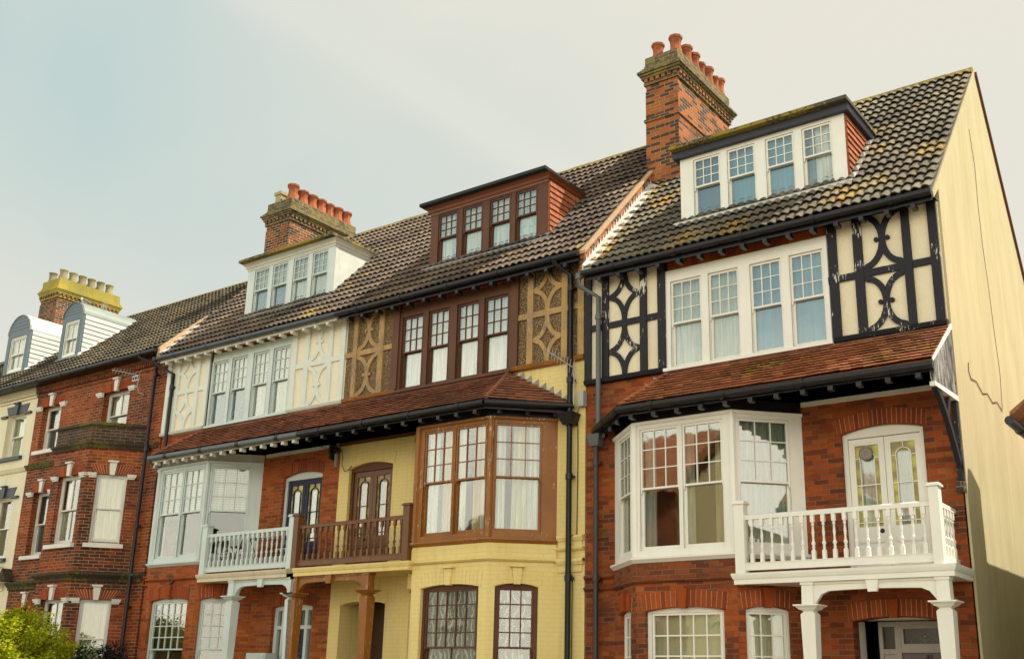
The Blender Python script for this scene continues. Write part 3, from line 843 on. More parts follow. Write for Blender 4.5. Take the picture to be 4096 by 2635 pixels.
        q.build('porch_post', pm, H)
    a, b = -1.91, P['colr']-.08; n = 16; up, lo = [], []
    mb = MB()
    for i in range(n+1):
        u = i/n; x = a+(b-a)*u; e = min(u, 1-u)*(b-a)
        zz = 2.955 - (.17*(1-min(1, e/.22))**2.2 if e < .22 else 0)+.02*math.sin(PI*u)
        up.append((x, 3.085)); lo.append((x, zz))
    mb.strip(F0, up, lo, .76, .84)
    mb.fb(F0, a, b, .84, .86, 3.055, 3.087)
    c = (a+b)/2; mb.plate(F0, [(c-.06, 2.93), (c+.06, 2.93), (c+.085, 3.088), (c-.085, 3.088)], .84, .90)
    mb.build('porch_arch', pm, H)
    arch(H, F0, -1.69, -.49, 2.60, .06, .24, 19, key=.25, keymat=am, mat=am, splay=.02, seam=seam)
    # ---- front door
    P['fdoor'](H, P)
    # ---- main roof
    ye, zE, yR, zR = -.36, 8.72+P['dr'], 3.37, 12.64+P['dr']
    x0, x1 = P['roofx']
    RF = roman_tiles(x0, x1, ye, zE, yR, zR).build('roof', P['tile'], H)
    mb = MB(); n = max(1, round(abs(x1-x0)/.45)); w = (x1-x0)/n
    for i in range(n):
        a_ = x0+w*i+.006; b_ = x0+w*(i+1)-.006; dz = rnd.uniform(-.006, .006)
        pts = [(yR-.17, zR-.12), (yR-.11, zR-.01), (yR-.03, zR+.045), (yR+.03, zR+.045), (yR+.11, zR-.01), (yR+.17, zR-.12)]
        mb.prism_x([(y, z+dz) for y, z in pts], a_, b_)
    mb.build('ridge_tiles', MOSSR, RF)
    # rear slope
    mb = MB(); mb.hexa([(x0, yR, zR-.05), (x1, yR, zR-.05), (x1, 7.7, 7.0+P['dr']), (x0, 7.7, 7.0+P['dr']), (x0, yR, zR-.01), (x1, yR, zR-.01), (x1, 7.7, 7.04+P['dr']), (x0, 7.7, 7.04+P['dr'])])
    mb.build('rear_roof_slope', P['tile'], H)
    # eaves
    mb = MB(); mb.box(x0+.02, x1-.02, -.34, -.315, zE-.17, zE-.01); mb.box(x0+.02, x1-.02, -.314, -.002, zE-.06, zE-.045, 1)
    rafter_feet(mb, x0+.1, x1-.1, -.36, -.20, zE-.235, zE-.171, P.get('nrf', 14), .07, 2)
    mb.build('eaves_board', [P['fascia'], P['soffit'], P['feet']], H)
    gutter(H, [(x0, -.41, zE-.055), (x1+.0, -.41, zE-.065)], P['gut'])
    # ---- dormer
    dl, dr = P['dorm']; yf = .45; zb = zE+1.051*(yf-ye)+.045; ztop = 10.83+P['dr']
    DM = empty('dormer', (0, 0, 0)); DM.parent = H
    lt = [(dl+.30, dl+.75), (dl+.96, dl+1.41), (dl+1.68, dl+2.12), (dl+2.34, dl+2.78)]
    Fd = Fr((0, yf), t=(1, 0))
    zz0, zz1 = zb+.06, 10.70+P['dr']; zm = 10.20+P['dr']
    dfm = P['dframe']
    WN = window_frame(DM, Fd, dl, dr, zb-.02, ztop, lt, zz0, zz1, dfm, th=.08, name='window')
    for i, (p, q) in enumerate(lt): light_d(WN, Fd, p, q, zz0, zm, zz1, -.02, dfm, P['cd'][i])
    mb = MB()
    zr_ = lambda y: zE+1.051*(y-ye)
    for xs_, sgn in ((dl, 1), (dr, -1)):
        mb = MB(); mb.prism_x([(yf+.082, zr_(yf)-.1), (yf+.082, ztop), (ye+(ztop-zE)/1.051+.05, ztop)], xs_-.004 if sgn > 0 else xs_-.06, xs_+.06 if sgn > 0 else xs_+.004)
        mb.prism_x([(yf+.012, zr_(yf)-.1), (yf+.012, ztop), (yf+.082, ztop), (yf+.082, zr_(yf)-.1)], xs_-.012 if sgn > 0 else xs_+.003, xs_-.003 if sgn > 0 else xs_+.012); mb.build('dormer_cheek', P['cheek'], DM)
    if P['cheek'] is HUNG:
        q = MB(); n = 10; sgx = dr if XF.sx > 0 else dl; og = 1 if XF.sx > 0 else -1
        def hx(a, b, c, d_):      # keep the winding right on either side
            return (a, b, c, d_) if og > 0 else (b, a, d_, c)
        for i in range(n):
            za = zr_(yf)+.05+(ztop-zr_(yf)-.05)*i/n; zc = zr_(yf)+.05+(ztop-zr_(yf)-.05)*(i+1)/n
            yb2 = ye+(zc-zE)/1.051
            y = yf+.03-(i % 2)*.08
            while y < yb2-.02:
                y_a, y_b = max(yf+.03, y+.003), min(yb2, y+.16)
                if y_b-y_a > .02:
                    k = rnd.uniform(0, .008); x0_, x1_, x2_ = sgx+og*.014, sgx+og*(.042+k), sgx+og*.018
                    q.hexa([*hx((x0_, y_a, za-.015), (x1_, y_a, za-.015), (x1_, y_b, za-.015), (x0_, y_b, za-.015)), *hx((x0_-og*.012, y_a, zc), (x2_, y_a, zc), (x2_, y_b, zc), (x0_-og*.012, y_b, zc))])
                y += .163
        q.build('hung_tiles', HUNG, DM)
    yb_ = ye+(ztop+.05-zE)/1.051+.1
    mb = MB(); mb.box(dl-.10, dr+.14, .2, yb_, ztop+.10, ztop+.165); mb.build('dormer_roof', P['droof'], DM)
    mb = MB(); cor = [(dl-.0, yb_), (dl-.0, yf), (dr+.0, yf), (dr+.0, yb_)]
    mb.ring(cor, P['cornice'](ztop)); mb.build('cornice', P['dcorn'], DM)
    mb = MB(); mb.hexa([(dl-.10, yf-.13, zb-.13), (dr+.10, yf-.13, zb-.13), (dr+.10, yf-.06, zb-.03), (dl-.10, yf-.06, zb-.03), (dl-.10, yf-.13, zb-.08), (dr+.10, yf-.13, zb-.08), (dr+.10, yf-.0, zb+.0), (dl-.10, yf-.0, zb+.0)])
    n = 9
    for sx_, k0 in ((dr, 1),) if XF.sx > 0 else ((dl-.14, -1),):
        for i in range(n):
            y = yf-.05+i*((yb_-yf-.1)/n); y2 = y+(yb_-yf)/n*1.05
            h = .055+rnd.uniform(0, .012)
            mb.hexa([(sx_, y, zr_(y)+.02), (sx_+.14, y, zr_(y)+.02), (sx_+.14, y2, zr_(y2)+.02), (sx_, y2, zr_(y2)+.02), (sx_, y, zr_(y)+h+.02), (sx_+.14, y, zr_(y)+h), (sx_+.14, y2, zr_(y2)+h), (sx_, y2, zr_(y2)+h+.02)])
    mb.build('lead_flashing', P['dflash'], DM)
    return H

def light_d(parent, F, a, b, z0, zm, z1, d, mat, curt):
    light(parent, F, a, b, z0, zm, z1, d, mat, curt=curt)

# curtains
C_W = cloth('white_curtain', (.88, .87, .78)); C_N = cloth('net_curtain', (.72, .76, .71)); C_CR = cloth('cream_curtain', (.84, .79, .56))
C_OR = cloth('yellow_curtain', (.78, .56, .24)); C_LACE = cloth('lace_curtain', (.40, .40, .37), pattern='lace'); C_FL = cloth('flowered_curtain', (.84, .86, .78), pattern='flower')
C_BL = cloth('cream_roller_blind', (.85, .85, .70), pattern='blind'); C_SL = cloth('slatted_blind', (.22, .13, .08), pattern='slat'); C_GR = cloth('blind_and_sky_tint', (.08, .19, .27), (.06, .15, .22)); C_GG = cloth('green_grey_net', (.66, .72, .64))  # C_GR also colours sheets standing in for sky reflected in the panes
C_BLUE = cloth('blue_sky_reflection_tint', (.12, .36, .50), (.09, .28, .41)); C_PINK = cloth('pale_pink_curtain', (.82, .74, .60), (.72, .74, .60)); C_DG = cloth('dark_green_curtain', (.20, .24, .18))  # C_BLUE puts the sky's blue reflection into sheets behind the glass
def stain(name, c, c2):
    t = NT(name); v = t.n('ShaderNodeTexVoronoi'); v.inputs['Scale'].default_value = 5; t.l(t.pos(), v.inputs['Vector'])
    n = t.noise(t.pos(), 90, 2); colr = t.mix(t.ramp(v.outputs['Distance'], .3, .6), c, c2)
    t.bsdf(colr, .15, n, .4, .01, .8); return t.m
ST_Y = stain('yellow_stained_glass', (.52, .50, .03), (.26, .2, .02)); ST_D = stain('amber_stained_glass', (.40, .30, .02), (.12, .08, .02))

def cor_R(z): return [(0, z-.02), (.10, z-.02), (.12, z+.10), (0, z+.10)]
def cor_ML(z): return [(0, z-.06), (.015, z-.06), (.02, z-.02), (.045, z+.0), (.06, z+.045), (.10, z+.085), (.12, z+.10), (0, z+.10)]

# ------------------------------------------------------------------ front doors
def digit_plate(mb, F, x, z, ch, h, d):
    w = h*.16
    if ch == '4':
        mb.plate(F, [(x+h*.36, z), (x+h*.36+w, z), (x+h*.36+w, z+h), (x+h*.36, z+h)], 0, d)
        mb.plate(F, [(x, z+h*.24), (x+h*.36, z+h*.24), (x+h*.36, z+h*.24+w*.7), (x, z+h*.24+w*.7)], 0, d)
        mb.plate(F, [(x+h*.36+w, z+h*.24), (x+h*.62, z+h*.24), (x+h*.62, z+h*.24+w*.7), (x+h*.36+w, z+h*.24+w*.7)], 0, d)
        mb.plate(F, [(x, z+h*.24+w*.7), (x+w*.8, z+h*.24+w*.7), (x+h*.36, z+h*.86), (x+h*.36, z+h)], 0, d)
        mb.plate(F, [(x+h*.25, z-.001), (x+h*.62, z-.001), (x+h*.62, z+w*.4), (x+h*.25, z+w*.4)], 0, d*.9)
    else:
        mb.plate(F, [(x+h*.1, z), (x+h*.1+w, z), (x+h*.1+w, z+h), (x+h*.1, z+h)], 0, d)
        mb.plate(F, [(x-h*.08, z-.001), (x+h*.38, z-.001), (x+h*.38, z+w*.4), (x-h*.08, z+w*.4)], 0, d*.9)
        mb.plate(F, [(x-h*.04, z+h*.82), (x+h*.1, z+h*.88), (x+h*.1, z+h), (x+h*.02, z+h*.95)], 0, d*.9)

def door_R(H, P):
    y = .55; F = Fr((0, y), t=(1, 0))
    mb = MB(); mb.box(-1.72, -1.70, .26, y, -.2, 2.62); mb.box(-1.70, -.48, .26, y, 2.635, 2.66); mb.box(-.49, -.47, .26, y, -.2, 2.62)
    mb.build('porch_reveal', W_R, H)
    mb = MB()
    for a, b in ((-1.50, -1.445), (-1.27, -1.19), (-.60, -.48)): mb.fb(F, a, b, -.05, .03, -.2, 2.62)
    mb.fb(F, -1.445, -1.27, -.05, .028, 2.55, 2.62); mb.fb(F, -1.19, -.60, -.05, .028, 2.55, 2.62)
    mb.fb(F, -1.445, -1.27, -.05, .028, 2.17, 2.24); mb.fb(F, -1.19, -.60, -.05, .028, 2.19, 2.26)
    mb.fb(F, -1.445, -1.27, -.05, .0, -.2, 2.17)
    for a, b in ((-1.19, -1.15), (-.64, -.6)): mb.fb(F, a, b, -.05, .02, 2.26, 2.55)
    mb.fb(F, -1.15, -.64, -.05, .02, 2.26, 2.31); mb.fb(F, -1.15, -.64, -.05, .02, 2.52, 2.55)
    FD = mb.build('front_door', paint('greyish_door_frame', (.40, .36, .31), .5, .05), H)
    q = MB(); q.fb(F, -1.19, -.60, -.06, -.01, -.2, 2.19); q.fb(F, -1.12, -.67, -.01, .004, 1.2, 1.95); q.build('door_leaf', PURP, FD)
    q = MB(); q.fb(F, -1.15, -.64, -.03, -.02, 2.31, 2.52); q.fb(F, -1.445, -1.27, -.03, -.02, 2.24, 2.55); q.build('pane', paint('dark_leaded_glass', (.02, .02, .02), .12, .05, dirt=0), FD)
    q = MB(); cx, cz = -.86, 2.415
    for k, (rx, rz) in enumerate(((.13, .085), (.09, .058))):
        for s1, s2 in ((1, 1), (1, -1), (-1, 1), (-1, -1)):
            q.strip(F, [(cx+s1*rx, cz), (cx, cz+s2*rz)], [(cx+s1*(rx-.012), cz), (cx, cz+s2*(rz-.012))], -.02, -.012+k*.001)
    q.plate(F, [(cx+.022*math.cos(t*PI/4), cz+.022*math.sin(t*PI/4)) for t in range(8)], -.02, -.01)
    for i in range(5):
        x = cx-.2+.1*i; q.fb(F, x-.003, x+.003, -.02, -.016, 2.32, 2.36)
    q.build('leaded_pattern', paint('lead_came', (.20, .19, .15), .5, .1, dirt=0), FD)
    q = MB(); FN = Fr((0, y-.012), t=(1, 0)); digit_plate(q, FN, -.865, 2.075, '4', .085, .008); digit_plate(q, FN, -.80, 2.075, '1', .085, .008); q.build('house_number', paint('black_numerals', (.01, .01, .01), .4, 0, dirt=0), FD)

def door_L(H, P):
    y = .11; F = Fr((0, y), t=(1, 0)); m = W_L
    mb = MB()
    for a, b in ((-1.69, -1.60), (-1.47, -1.40), (-.78, -.70), (-.58, -.49)): mb.fb(F, a, b, -.06, .03, -.2, 2.66)
    for a, b in ((-1.60, -1.47), (-1.40, -.78), (-.70, -.58)):
        mb.fb(F, a, b, -.06, .027, 2.54, 2.66); mb.fb(F, a, b, -.06, .027, 2.17, 2.24)
    FD = mb.build('front_door', m, H)
    q = MB(); q.fb(F, -1.40, -1.30, -.06, .0, -.2, 2.17); q.fb(F, -.88, -.78, -.06, .0, -.2, 2.17); q.fb(F, -1.30, -.88, -.06, -.001, 2.07, 2.17); q.fb(F, -1.11, -1.07, -.06, -.001, .6, 2.07); q.fb(F, -1.30, -.88, -.06, -.002, 1.62, 1.68); q.fb(F, -1.3, -.88, -.06, -.001, -.2, .6)
    q.build('door_leaf', NAVY, FD)
    q = MB(); q.fb(F, -1.60, -.58, -.045, -.04, .5, 2.54); q.build('pane', GL, FD)

def door_M(H, P):
    y = .55; F = Fr((0, y), t=(1, 0))
    mb = MB(); mb.box(-1.72, -1.69, .26, y, -.2, 2.66); mb.box(-.49, -.47, .26, y, -.2, 2.66); mb.build('porch_reveal', YEL, H)
    mb = MB(); mb.fb(F, -1.70, -.49, -.05, 0, -.2, 2.66); mb.fb(F, -1.5, -.7, 0, .02, .3, 2.2)
    mb.build('front_door', paint('very_dark_brown', (.045, .02, .01), .4, .1, dirt=0), H)

# ------------------------------------------------------------------ the houses
HR = dict(key='R', ox=0, sx=1, oz=0, dr=0, label='right-hand end house with black and cream timbering, white bay and balcony, number 41', wall=BRK_R, frame=W_R, timber=BLK, bay=BRK_R, string=BRK_DR, arch=VO,
  gframe=W_R, gmid=1.5, gwin=('full', C_PINK), bayframe=W_R, bglass=GLB, bcurt=[('half', C_GG, .0, .3), ('multi', [(.0, .30, C_N, 0), (.8, 1.0, C_DG, .05)]), ('multi', [(-.05, .18, C_N, 0), (.45, 1.0, C_CR, .35)]), ('full', C_GG)],
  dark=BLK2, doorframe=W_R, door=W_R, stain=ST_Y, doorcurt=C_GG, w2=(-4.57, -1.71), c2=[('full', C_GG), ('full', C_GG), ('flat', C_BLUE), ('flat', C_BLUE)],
  panel=PANR, board=BLK, ptile=PLAIN_R, flash=LEAD, fascia=BLK2, soffit=BLK2, feet=BLK2, plate=W_R, pgut=BLK2, nf=12,
  balr=-.11, ret=True, ledge=W_R, rail=W_R, porch=W_R, colr=-.165, fdoor=door_R, roofx=(-6.02, .03), tile=TILE_R, gut=BLK2, nrf=15,
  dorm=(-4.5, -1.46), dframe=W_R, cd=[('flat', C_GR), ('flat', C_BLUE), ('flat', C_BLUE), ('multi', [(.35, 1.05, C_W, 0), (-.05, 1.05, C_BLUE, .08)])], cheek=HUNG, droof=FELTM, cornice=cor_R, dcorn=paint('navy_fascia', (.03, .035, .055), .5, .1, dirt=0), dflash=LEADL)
HM = dict(key='M', olr=1.04, llr=1.07, ox=-12.42, sx=-1, oz=.5, dr=-.08, label='yellow painted house with brown windows, brown balcony and ochre timbering', wall=YEL, frame=BR_M, timber=OCH, bay=YEL, string=YEL, arch=YEL, seam=YEL,
  gframe=BR_M, gmid=1.75, gwin=('full', C_LACE), bayframe=BR_B, bglass=GL, bcurt=[('multi', [(.78, 1.03, C_W, 0), (.22, .62, C_CR, .06), (-.03, .26, C_W, 0)]), ('multi', [(.76, 1.03, C_W, 0), (.24, .60, C_OR, .06), (-.03, .22, C_W, 0)]), ('multi', [(.62, 1.03, C_W, 0), (.12, .55, C_OR, .06)]), ('full', C_W)],
  dark=BLK2, doorframe=BR_M, door=BR_P, stain=ST_D, doorcurt=cloth('dim_cream_curtain', (.42, .33, .2)), w2=(-4.57, -1.71), c2=[('full', C_W), ('full', C_W), ('full', C_W), ('full', C_N)], postm=BR_M,
  panel=PANM, board=BR_B, ptile=PLAIN_M, flash=LEAD, fascia=BLK2, soffit=BLK2, feet=BLK2, plate=BR_M, pgut=BLK2, nf=11,
  balr=0.0, xr=-.2, ledge=YEL, rail=BR_P, porch=BR_B, colr=-.09, fdoor=door_M, roofx=(-6.28, -.17), tile=TILE_M, gut=BLK2, pentr=-.2,
  dorm=(-5.0, -1.97), dframe=BR_M, cd=[('full', C_FL), ('full', C_W), ('full', C_W), ('full', C_W)], cheek=HUNG, droof=FELT, cornice=cor_ML, dcorn=paint('orange_brown_cornice', (.20, .055, .016), .35, .15, chip=(.12, .03, .01), chipth=.6), dflash=LEAD)
HL = dict(key='L', bayplan=[(-5.75, 0), (-4.92, -.81), (-3.22, -.81), (-2.38, 0)], ox=-12.22, sx=.985, oz=.5, dr=-.08, label='red brick house with pale blue bay, balcony and porch, and cream timbered upper floor', wall=BRK_L, frame=W_L, timber=W_LT, bay=BRK_L, string=BRK_L, arch=VO,
  gframe=W_L, gmid=1.75, gwin=('flat', C_SL), bayframe=W_L, bcurt=[('blindtop', C_BL, 4.7), ('blindtop', C_BL, 4.62), ('blindtop', C_BL, 4.62), ('blindtop', C_BL, 4.62)],
  dark=W_Lf, doorframe=W_L, door=NAVY, stain=ST_Y, doorcurt=C_GG, w2=(-4.45, -1.70), c2=[('two', C_N), ('two', C_N), ('flat', C_BL), ('flat', C_BL)],
  panel=PANL, board=W_Lf, ptile=PLAIN_M, flash=LEADL, fascia=W_Lf, soffit=W_Lf, feet=W_Lf, plate=W_Lf, pgut=GRYP, gutj=BLK2, nf=15,
  balr=-.21, ledge=paint('cream_ledge_paint', (.70, .61, .42), .6, .1), rail=W_L, porch=W_L, colr=-.20, fdoor=door_L, roofx=(-6.18, -.03), tile=TILE_M, gut=paint('grey_gutter', (.06, .075, .085), .35, .1, dirt=0), nrf=16, pentr=-.02,
  dorm=(-4.16, -1.13), dframe=W_L, cd=[('two', C_BL), ('two', C_BL), ('flat', C_BL), ('flat', C_BL)], cheek=paint('pale_lead_cladding', (.60, .62, .56), .45, .12, dirt=.2), droof=FELTM, cornice=cor_ML, dcorn=W_Lf, dflash=LEAD)
hR = house(HR); hM = house(HM); hL = house(HL)
setxf()

# extras of the right-hand house
GW = MB()
pts = [(0.0, -.6), (7.6, -.6), (7.6, 7.0), (3.37, 12.66), (-.10, 8.92), (-.0, 8.6)]
GW.prism_x([(.0, -.6), (7.6, -.6), (7.6, 7.0), (3.37, 12.62), (.0, 9.02)], -.02, .035)
GW.prism_x([(.0, 8.86), (.0, 9.02), (-.34, 8.68), (-.3, 8.6)], .0, .034)
gable = GW.build('gable_wall', GABLE, hR)
mb = MB()
mb.hexa([(.036, 3.42, 12.52), (.075, 3.42, 12.52), (.075, 7.65, 6.86), (.036, 7.65, 6.86), (.036, 3.42, 12.60), (.075, 3.42, 12.60), (.075, 7.65, 6.94), (.036, 7.65, 6.94)])
mb.build('verge_board', BR_M, hR)
mb = MB()   # weather-boarded end of the pent roof
mb.prism_x([(-1.10, 5.62), (-1.12, 5.90), (-.01, 6.70), (-.01, 5.64)], -.03, .02)
mb.prism_x([(-1.14, 5.93), (-1.14, 5.88), (-.0, 6.66), (-.0, 6.74)], .02, .035, 1)
mb.prism_x([(-1.13, 5.55), (-1.13, 5.61), (-.0, 5.66), (-.0, 5.58)], -.04, .035, 1)
mb.build('pent_gable', [BLKW, WST], hR)
mb = MB()   # curved bracket
o_, i_ = [], []
for k in range(11):
    t = k/10; y = -1.06+t*1.03; z = 5.55-1.03*t**1.45
    o_.append((y, z)); i_.append((min(y+.085, -.02), z+.07-.06*t))
for k in range(10):
    mb.prism_x([o_[k], o_[k+1], i_[k+1], i_[k]], -.05, .02)
mb.box(-.05, .02, -.10, -.003, 4.45, 5.6)
mb.prism_x([(-.58, 5.20), (-.50, 5.17), (-.33, 5.54), (-.42, 5.56)], -.03, .01)
mb.build('roof_bracket', BLK, hR)
mb = MB(); mb.box(-.07, .03, -.16, -.003, 4.30, 4.43); mb.build('corbel_stone', BRK_S, hR)
pipe(hR, [(-6.12, -.40, 8.66), (-6.12, -.38, 8.45), (-5.88, -.12, 8.28), (-5.88, -.12, 5.80)], GRYP, .045)
pipe(hR, [(-5.92, -.12, 5.58), (-5.92, -.12, -.2)], paint('plum_brown_pipe', (.05, .035, .035), .4, .1), .045)
mb = MB(); mb.hexa([(-6.0, -.2, 5.58), (-5.84, -.2, 5.58), (-5.84, -.03, 5.58), (-6.0, -.03, 5.58), (-6.06, -.24, 5.78), (-5.79, -.24, 5.78), (-5.79, -.03, 5.78), (-6.06, -.03, 5.78)]); mb.build('rainwater_hopper', GRYP, hR)
mb = MB(); mb.lathe(0, 0, [(.10, 0), (.105, .01), (.08, .03), (.03, .035), (.02, .02)], 20); mb.v = [(-1.36+x, .09-z, 5.0+y) for x, y, z in mb.v]; mb.build('door_vent', paint('grey_plastic_vent', (.30, .26, .22), .4, .1), hR)

# parapet between middle and right-hand house
mb = MB(); K = 1.051
mb.prism_x([(-.30, 8.64), (-.30, 9.12), (2.22, 9.12+2.52*K), (2.22, 8.64+2.52*K)], -6.16, -6.06)
mb.build('parapet_wall', BRK_C, hM)
mb = MB(); mb.prism_x([(-.33, 9.09), (-.33, 9.15), (2.25, 9.15+2.58*K), (2.25, 9.09+2.58*K)], -6.17, -6.03); mb.build('parapet_coping', CEM, hM)
mb = MB()
n = 26
for i in range(n):
    y = -.3+2.45*i/n; y2 = y+2.45/n; z = 8.86+(y+.3)*K; z2 = 8.86+(y2+.3)*K
    mb.poly([(-6.052, y, z-.02), (-6.052, y2, z2-.02), (-6.050, y+.5*(y2-y), (z+z2)/2+.19)], [(0, 1, 2)])
mb.hexa([(-6.052, -.40, 8.70), (-5.86, -.40, 8.66), (-5.86, 2.1, 8.66+2.5*K), (-6.052, 2.1, 8.70+2.5*K), (-6.052, -.40, 8.84), (-5.86, -.40, 8.735), (-5.86, 2.1, 8.735+2.5*K), (-6.052, 2.1, 8.84+2.5*K)])
mb.build('lead_flashing', paint('bright_lead', (.56, .56, .52), .4, .08, dirt=.1), hR)

# chimneys
chR = chimney(hR, -6.18, -5.42, 2.18, 4.62, 10.9, 14.42, BRK_C, CAPM, string=12.9)
for i, y in enumerate((2.46, 2.93, 3.28, 3.60, 3.94, 4.28, 4.50)):
    pot(chR, -5.60, y, 14.42, .47 if i % 2 == 0 or i < 2 else .42, s=.88 if i % 2 == 0 or i < 2 else .7)
for i, y in enumerate((2.42, 3.1, 3.9)): pot(chR, -6.0, y, 14.42, .40, s=.85)
chL = chimney(hL, -18.27, -17.32, 2.42, 4.84, 11.6, 14.24, BRK_D, CAPM)
for i, y in enumerate((2.62, 2.98, 3.32, 3.65, 3.98, 4.30, 4.64)):
    pot(chL, -17.53, y, 14.24, .47 if i == 0 else .42, s=1.0 if i != 4 else .85)
pot(chL, -18.0, 2.62, 14.24, .36, 'square', BUFF)

# step between the roofs of the pale house and the brick house
mb = MB(); mb.prism_x([(-.36, 9.0), (-.36, 9.40), (.9, 9.40+1.26*.93), (1.1, 9.0+1.46*K)], -18.44, -18.34)
mb.prism_x([(-.36, 9.16), (-.36, 9.24), (.55, 9.24+.91*K), (.55, 9.16+.91*K)], -18.34, -18.12, 1)
mb.build('lead_flashing', [CEM, LEADL], hL)
pipe(hL, [(-18.42, -.42, 9.10), (-18.40, -.38, 8.95), (-18.02, -.12, 8.72), (-18.02, -.12, 6.45)], BLK2, .045)
pipe(hM, [(-6.66, -.42, 9.06), (-6.64, -.38, 8.98), (-6.47, -.12, 8.82), (-6.47, -.12, .2)], BLK2, .05)
mb = MB(); mb.hexa([(-6.56, -.22, 6.02), (-6.38, -.22, 6.02), (-6.38, -.02, 6.02), (-6.56, -.02, 6.02), (-6.64, -.3, 6.22), (-6.30, -.3, 6.22), (-6.30, -.02, 6.22), (-6.64, -.02, 6.22)]); mb.build('rainwater_hopper', BLK2, hM)
for zz in (3.62, 4.02):
    mb = MB(); mb.ring([(-6.75, 0), (-6.22, 0)], [(0, zz), (.05, zz), (.09, zz+.06), (.09, zz+.09), (0, zz+.10)]); mb.ring([(-6.75, 0), (-6.26, 0)], [(0, zz-.12), (.03, zz-.12), (.03, zz), (0, zz)]); mb.build('string_course', YEL, hM)
mb = MB(); mb.lathe(0, 0, [(.10, 0), (.10, .015), (.075, .03), (.07, .02), (.04, .02), (.035, .045), (.001, .05)], 16); mb.v = [(-16.22+x, -.84-z, 3.70+y) for x, y, z in mb.v]; mb.build('tie_plate', paint('rust_brown_iron', (.12, .04, .02), .6, .1), hL)

# ------------------------------------------------------------------ older brick house and cream house
def sash_simple(H, F, a, b, z0, z1, d, mat, curt, mid=None, sill=True, sm=None, vb=0, over=.0):
    mid = mid or (z0+z1)/2; e = .07
    w = MB(); w.fb(F, a, a+e*.6, d-.07, d, z0, z1); w.fb(F, b-e*.6, b, d-.07, d, z0, z1); w.fb(F, a+e*.6, b-e*.6, d-.07, d-.001, z1-.05, z1); w.fb(F, a+e*.6, b-e*.6, d-.07, d-.001, z0, z0+.03)
    W = w.build('window', mat, H)
    light(W, F, a+e+.01, b-e-.01, z0+.12, mid, z1-.08, d-.02, mat, up=(2 if vb else 1, 1), lo=(2 if vb > 1 else 1, 1), curt=curt, glassm=GL2, bw=.014)
    if sill:
        s = MB(); s.fb(F, a-.1-over, b+.1, -.12, .09, z0-.10, z0-.002); s.build('window_sill', sm or WST, W)
    return W
def brick_head(H, F, a, b, zt, keymat=WST, h=.22, cap=.26, rise=0, left=True, mat=None, right=True):
    arch(H, F, a, b, zt, rise, h, 15, key=.30, keymat=keymat, mat=mat, splay=.16, over=.02)
    m = MB()
    if left: m.fb(F, a-cap, a+.0, -.05, .07, zt-.06, zt-.015); m.fb(F, a-cap+.03, a-.0, -.05, .045, zt-.10, zt-.062); m.fb(F, a-cap-.01, a+.0, -.05, .085, zt-.015, zt+.012)
    if left: m.build('impost_block', keymat, H); m = MB()
    if right: m.fb(F, b, b+cap, -.05, .07, zt-.06, zt-.015); m.fb(F, b, b+cap-.03, -.05, .045, zt-.10, zt-.062); m.fb(F, b, b+cap+.01, -.05, .085, zt-.015, zt+.012)
    m.build('impost_block', keymat, H)

HB = thing('terraced_house', (-21.3, 0, 0), 'plain red brick house with brick bay, mossy parapet and white keystones', 'house', 'terraced houses of the row')
opsB = [(-23.86, -22.95, 7.46, 8.69, 0), (-21.03, -19.91, 7.46, 8.69, 0), (-23.68, -22.92, 4.66, 6.33, 0), (-23.70, -22.92, -.2, 3.05, .32), (-21.6, -19.3, .9, 3.3, 0), (-21.6, -19.3, 4.6, 6.3, 0)]
mb = MB(); wall(mb, F0, -24.2, -18.41, -.6, 9.36, .3, opsB); mb.build('wall', BRK_B, HB)
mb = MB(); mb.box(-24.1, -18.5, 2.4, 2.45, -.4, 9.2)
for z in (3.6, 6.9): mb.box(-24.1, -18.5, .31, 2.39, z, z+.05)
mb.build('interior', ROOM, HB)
bayB = [(-21.98, 0), (-21.22, -.97), (-19.76, -.97), (-18.98, 0)]
Bl, Bc, Bq = Fr(bayB[0], bayB[1]), Fr(bayB[1], bayB[2]), Fr(bayB[2], bayB[3])
mb = MB()
oc = [(.30, 1.26, 4.68, 6.33, 0), (.30, 1.26, 1.6, 3.40, 0)]; oq = [(.24, .93, 4.68, 6.33, 0), (.24, .93, 1.6, 3.40, 0)]
wall(mb, Bc, 0, Bc.L, -.6, 7.08, .22, oc); wall(mb, Bq, 0, Bq.L, -.6, 7.08, .22, oq); wall(mb, Bl, 0, Bl.L, -.6, 7.08, .22, [])
BB = mb.build('bay_wall', BRK_B, HB)
mb = MB(); wall(mb, Bc, 0, Bc.L, 7.08, 7.50, .2); wall(mb, Bq, 0, Bq.L, 7.08, 7.50, .2); wall(mb, Bl, 0, Bl.L, 7.08, 7.50, .2)
mb.poly([(*b, 7.2) for b in bayB], [(0, 1, 2, 3)]); mb.build('parapet', BRK_S, HB)
MOSM = roof_mat('sooty_mossy_moulding', (.075, .055, .035), (.055, .04, .03), (.10, .08, .03), (.13, .12, .03), .55, (.03, .025, .02), .5)
PRO = [(0, 6.98), (.04, 6.98), (.07, 7.03), (.10, 7.08), (.10, 7.10), (.0, 7.12)]
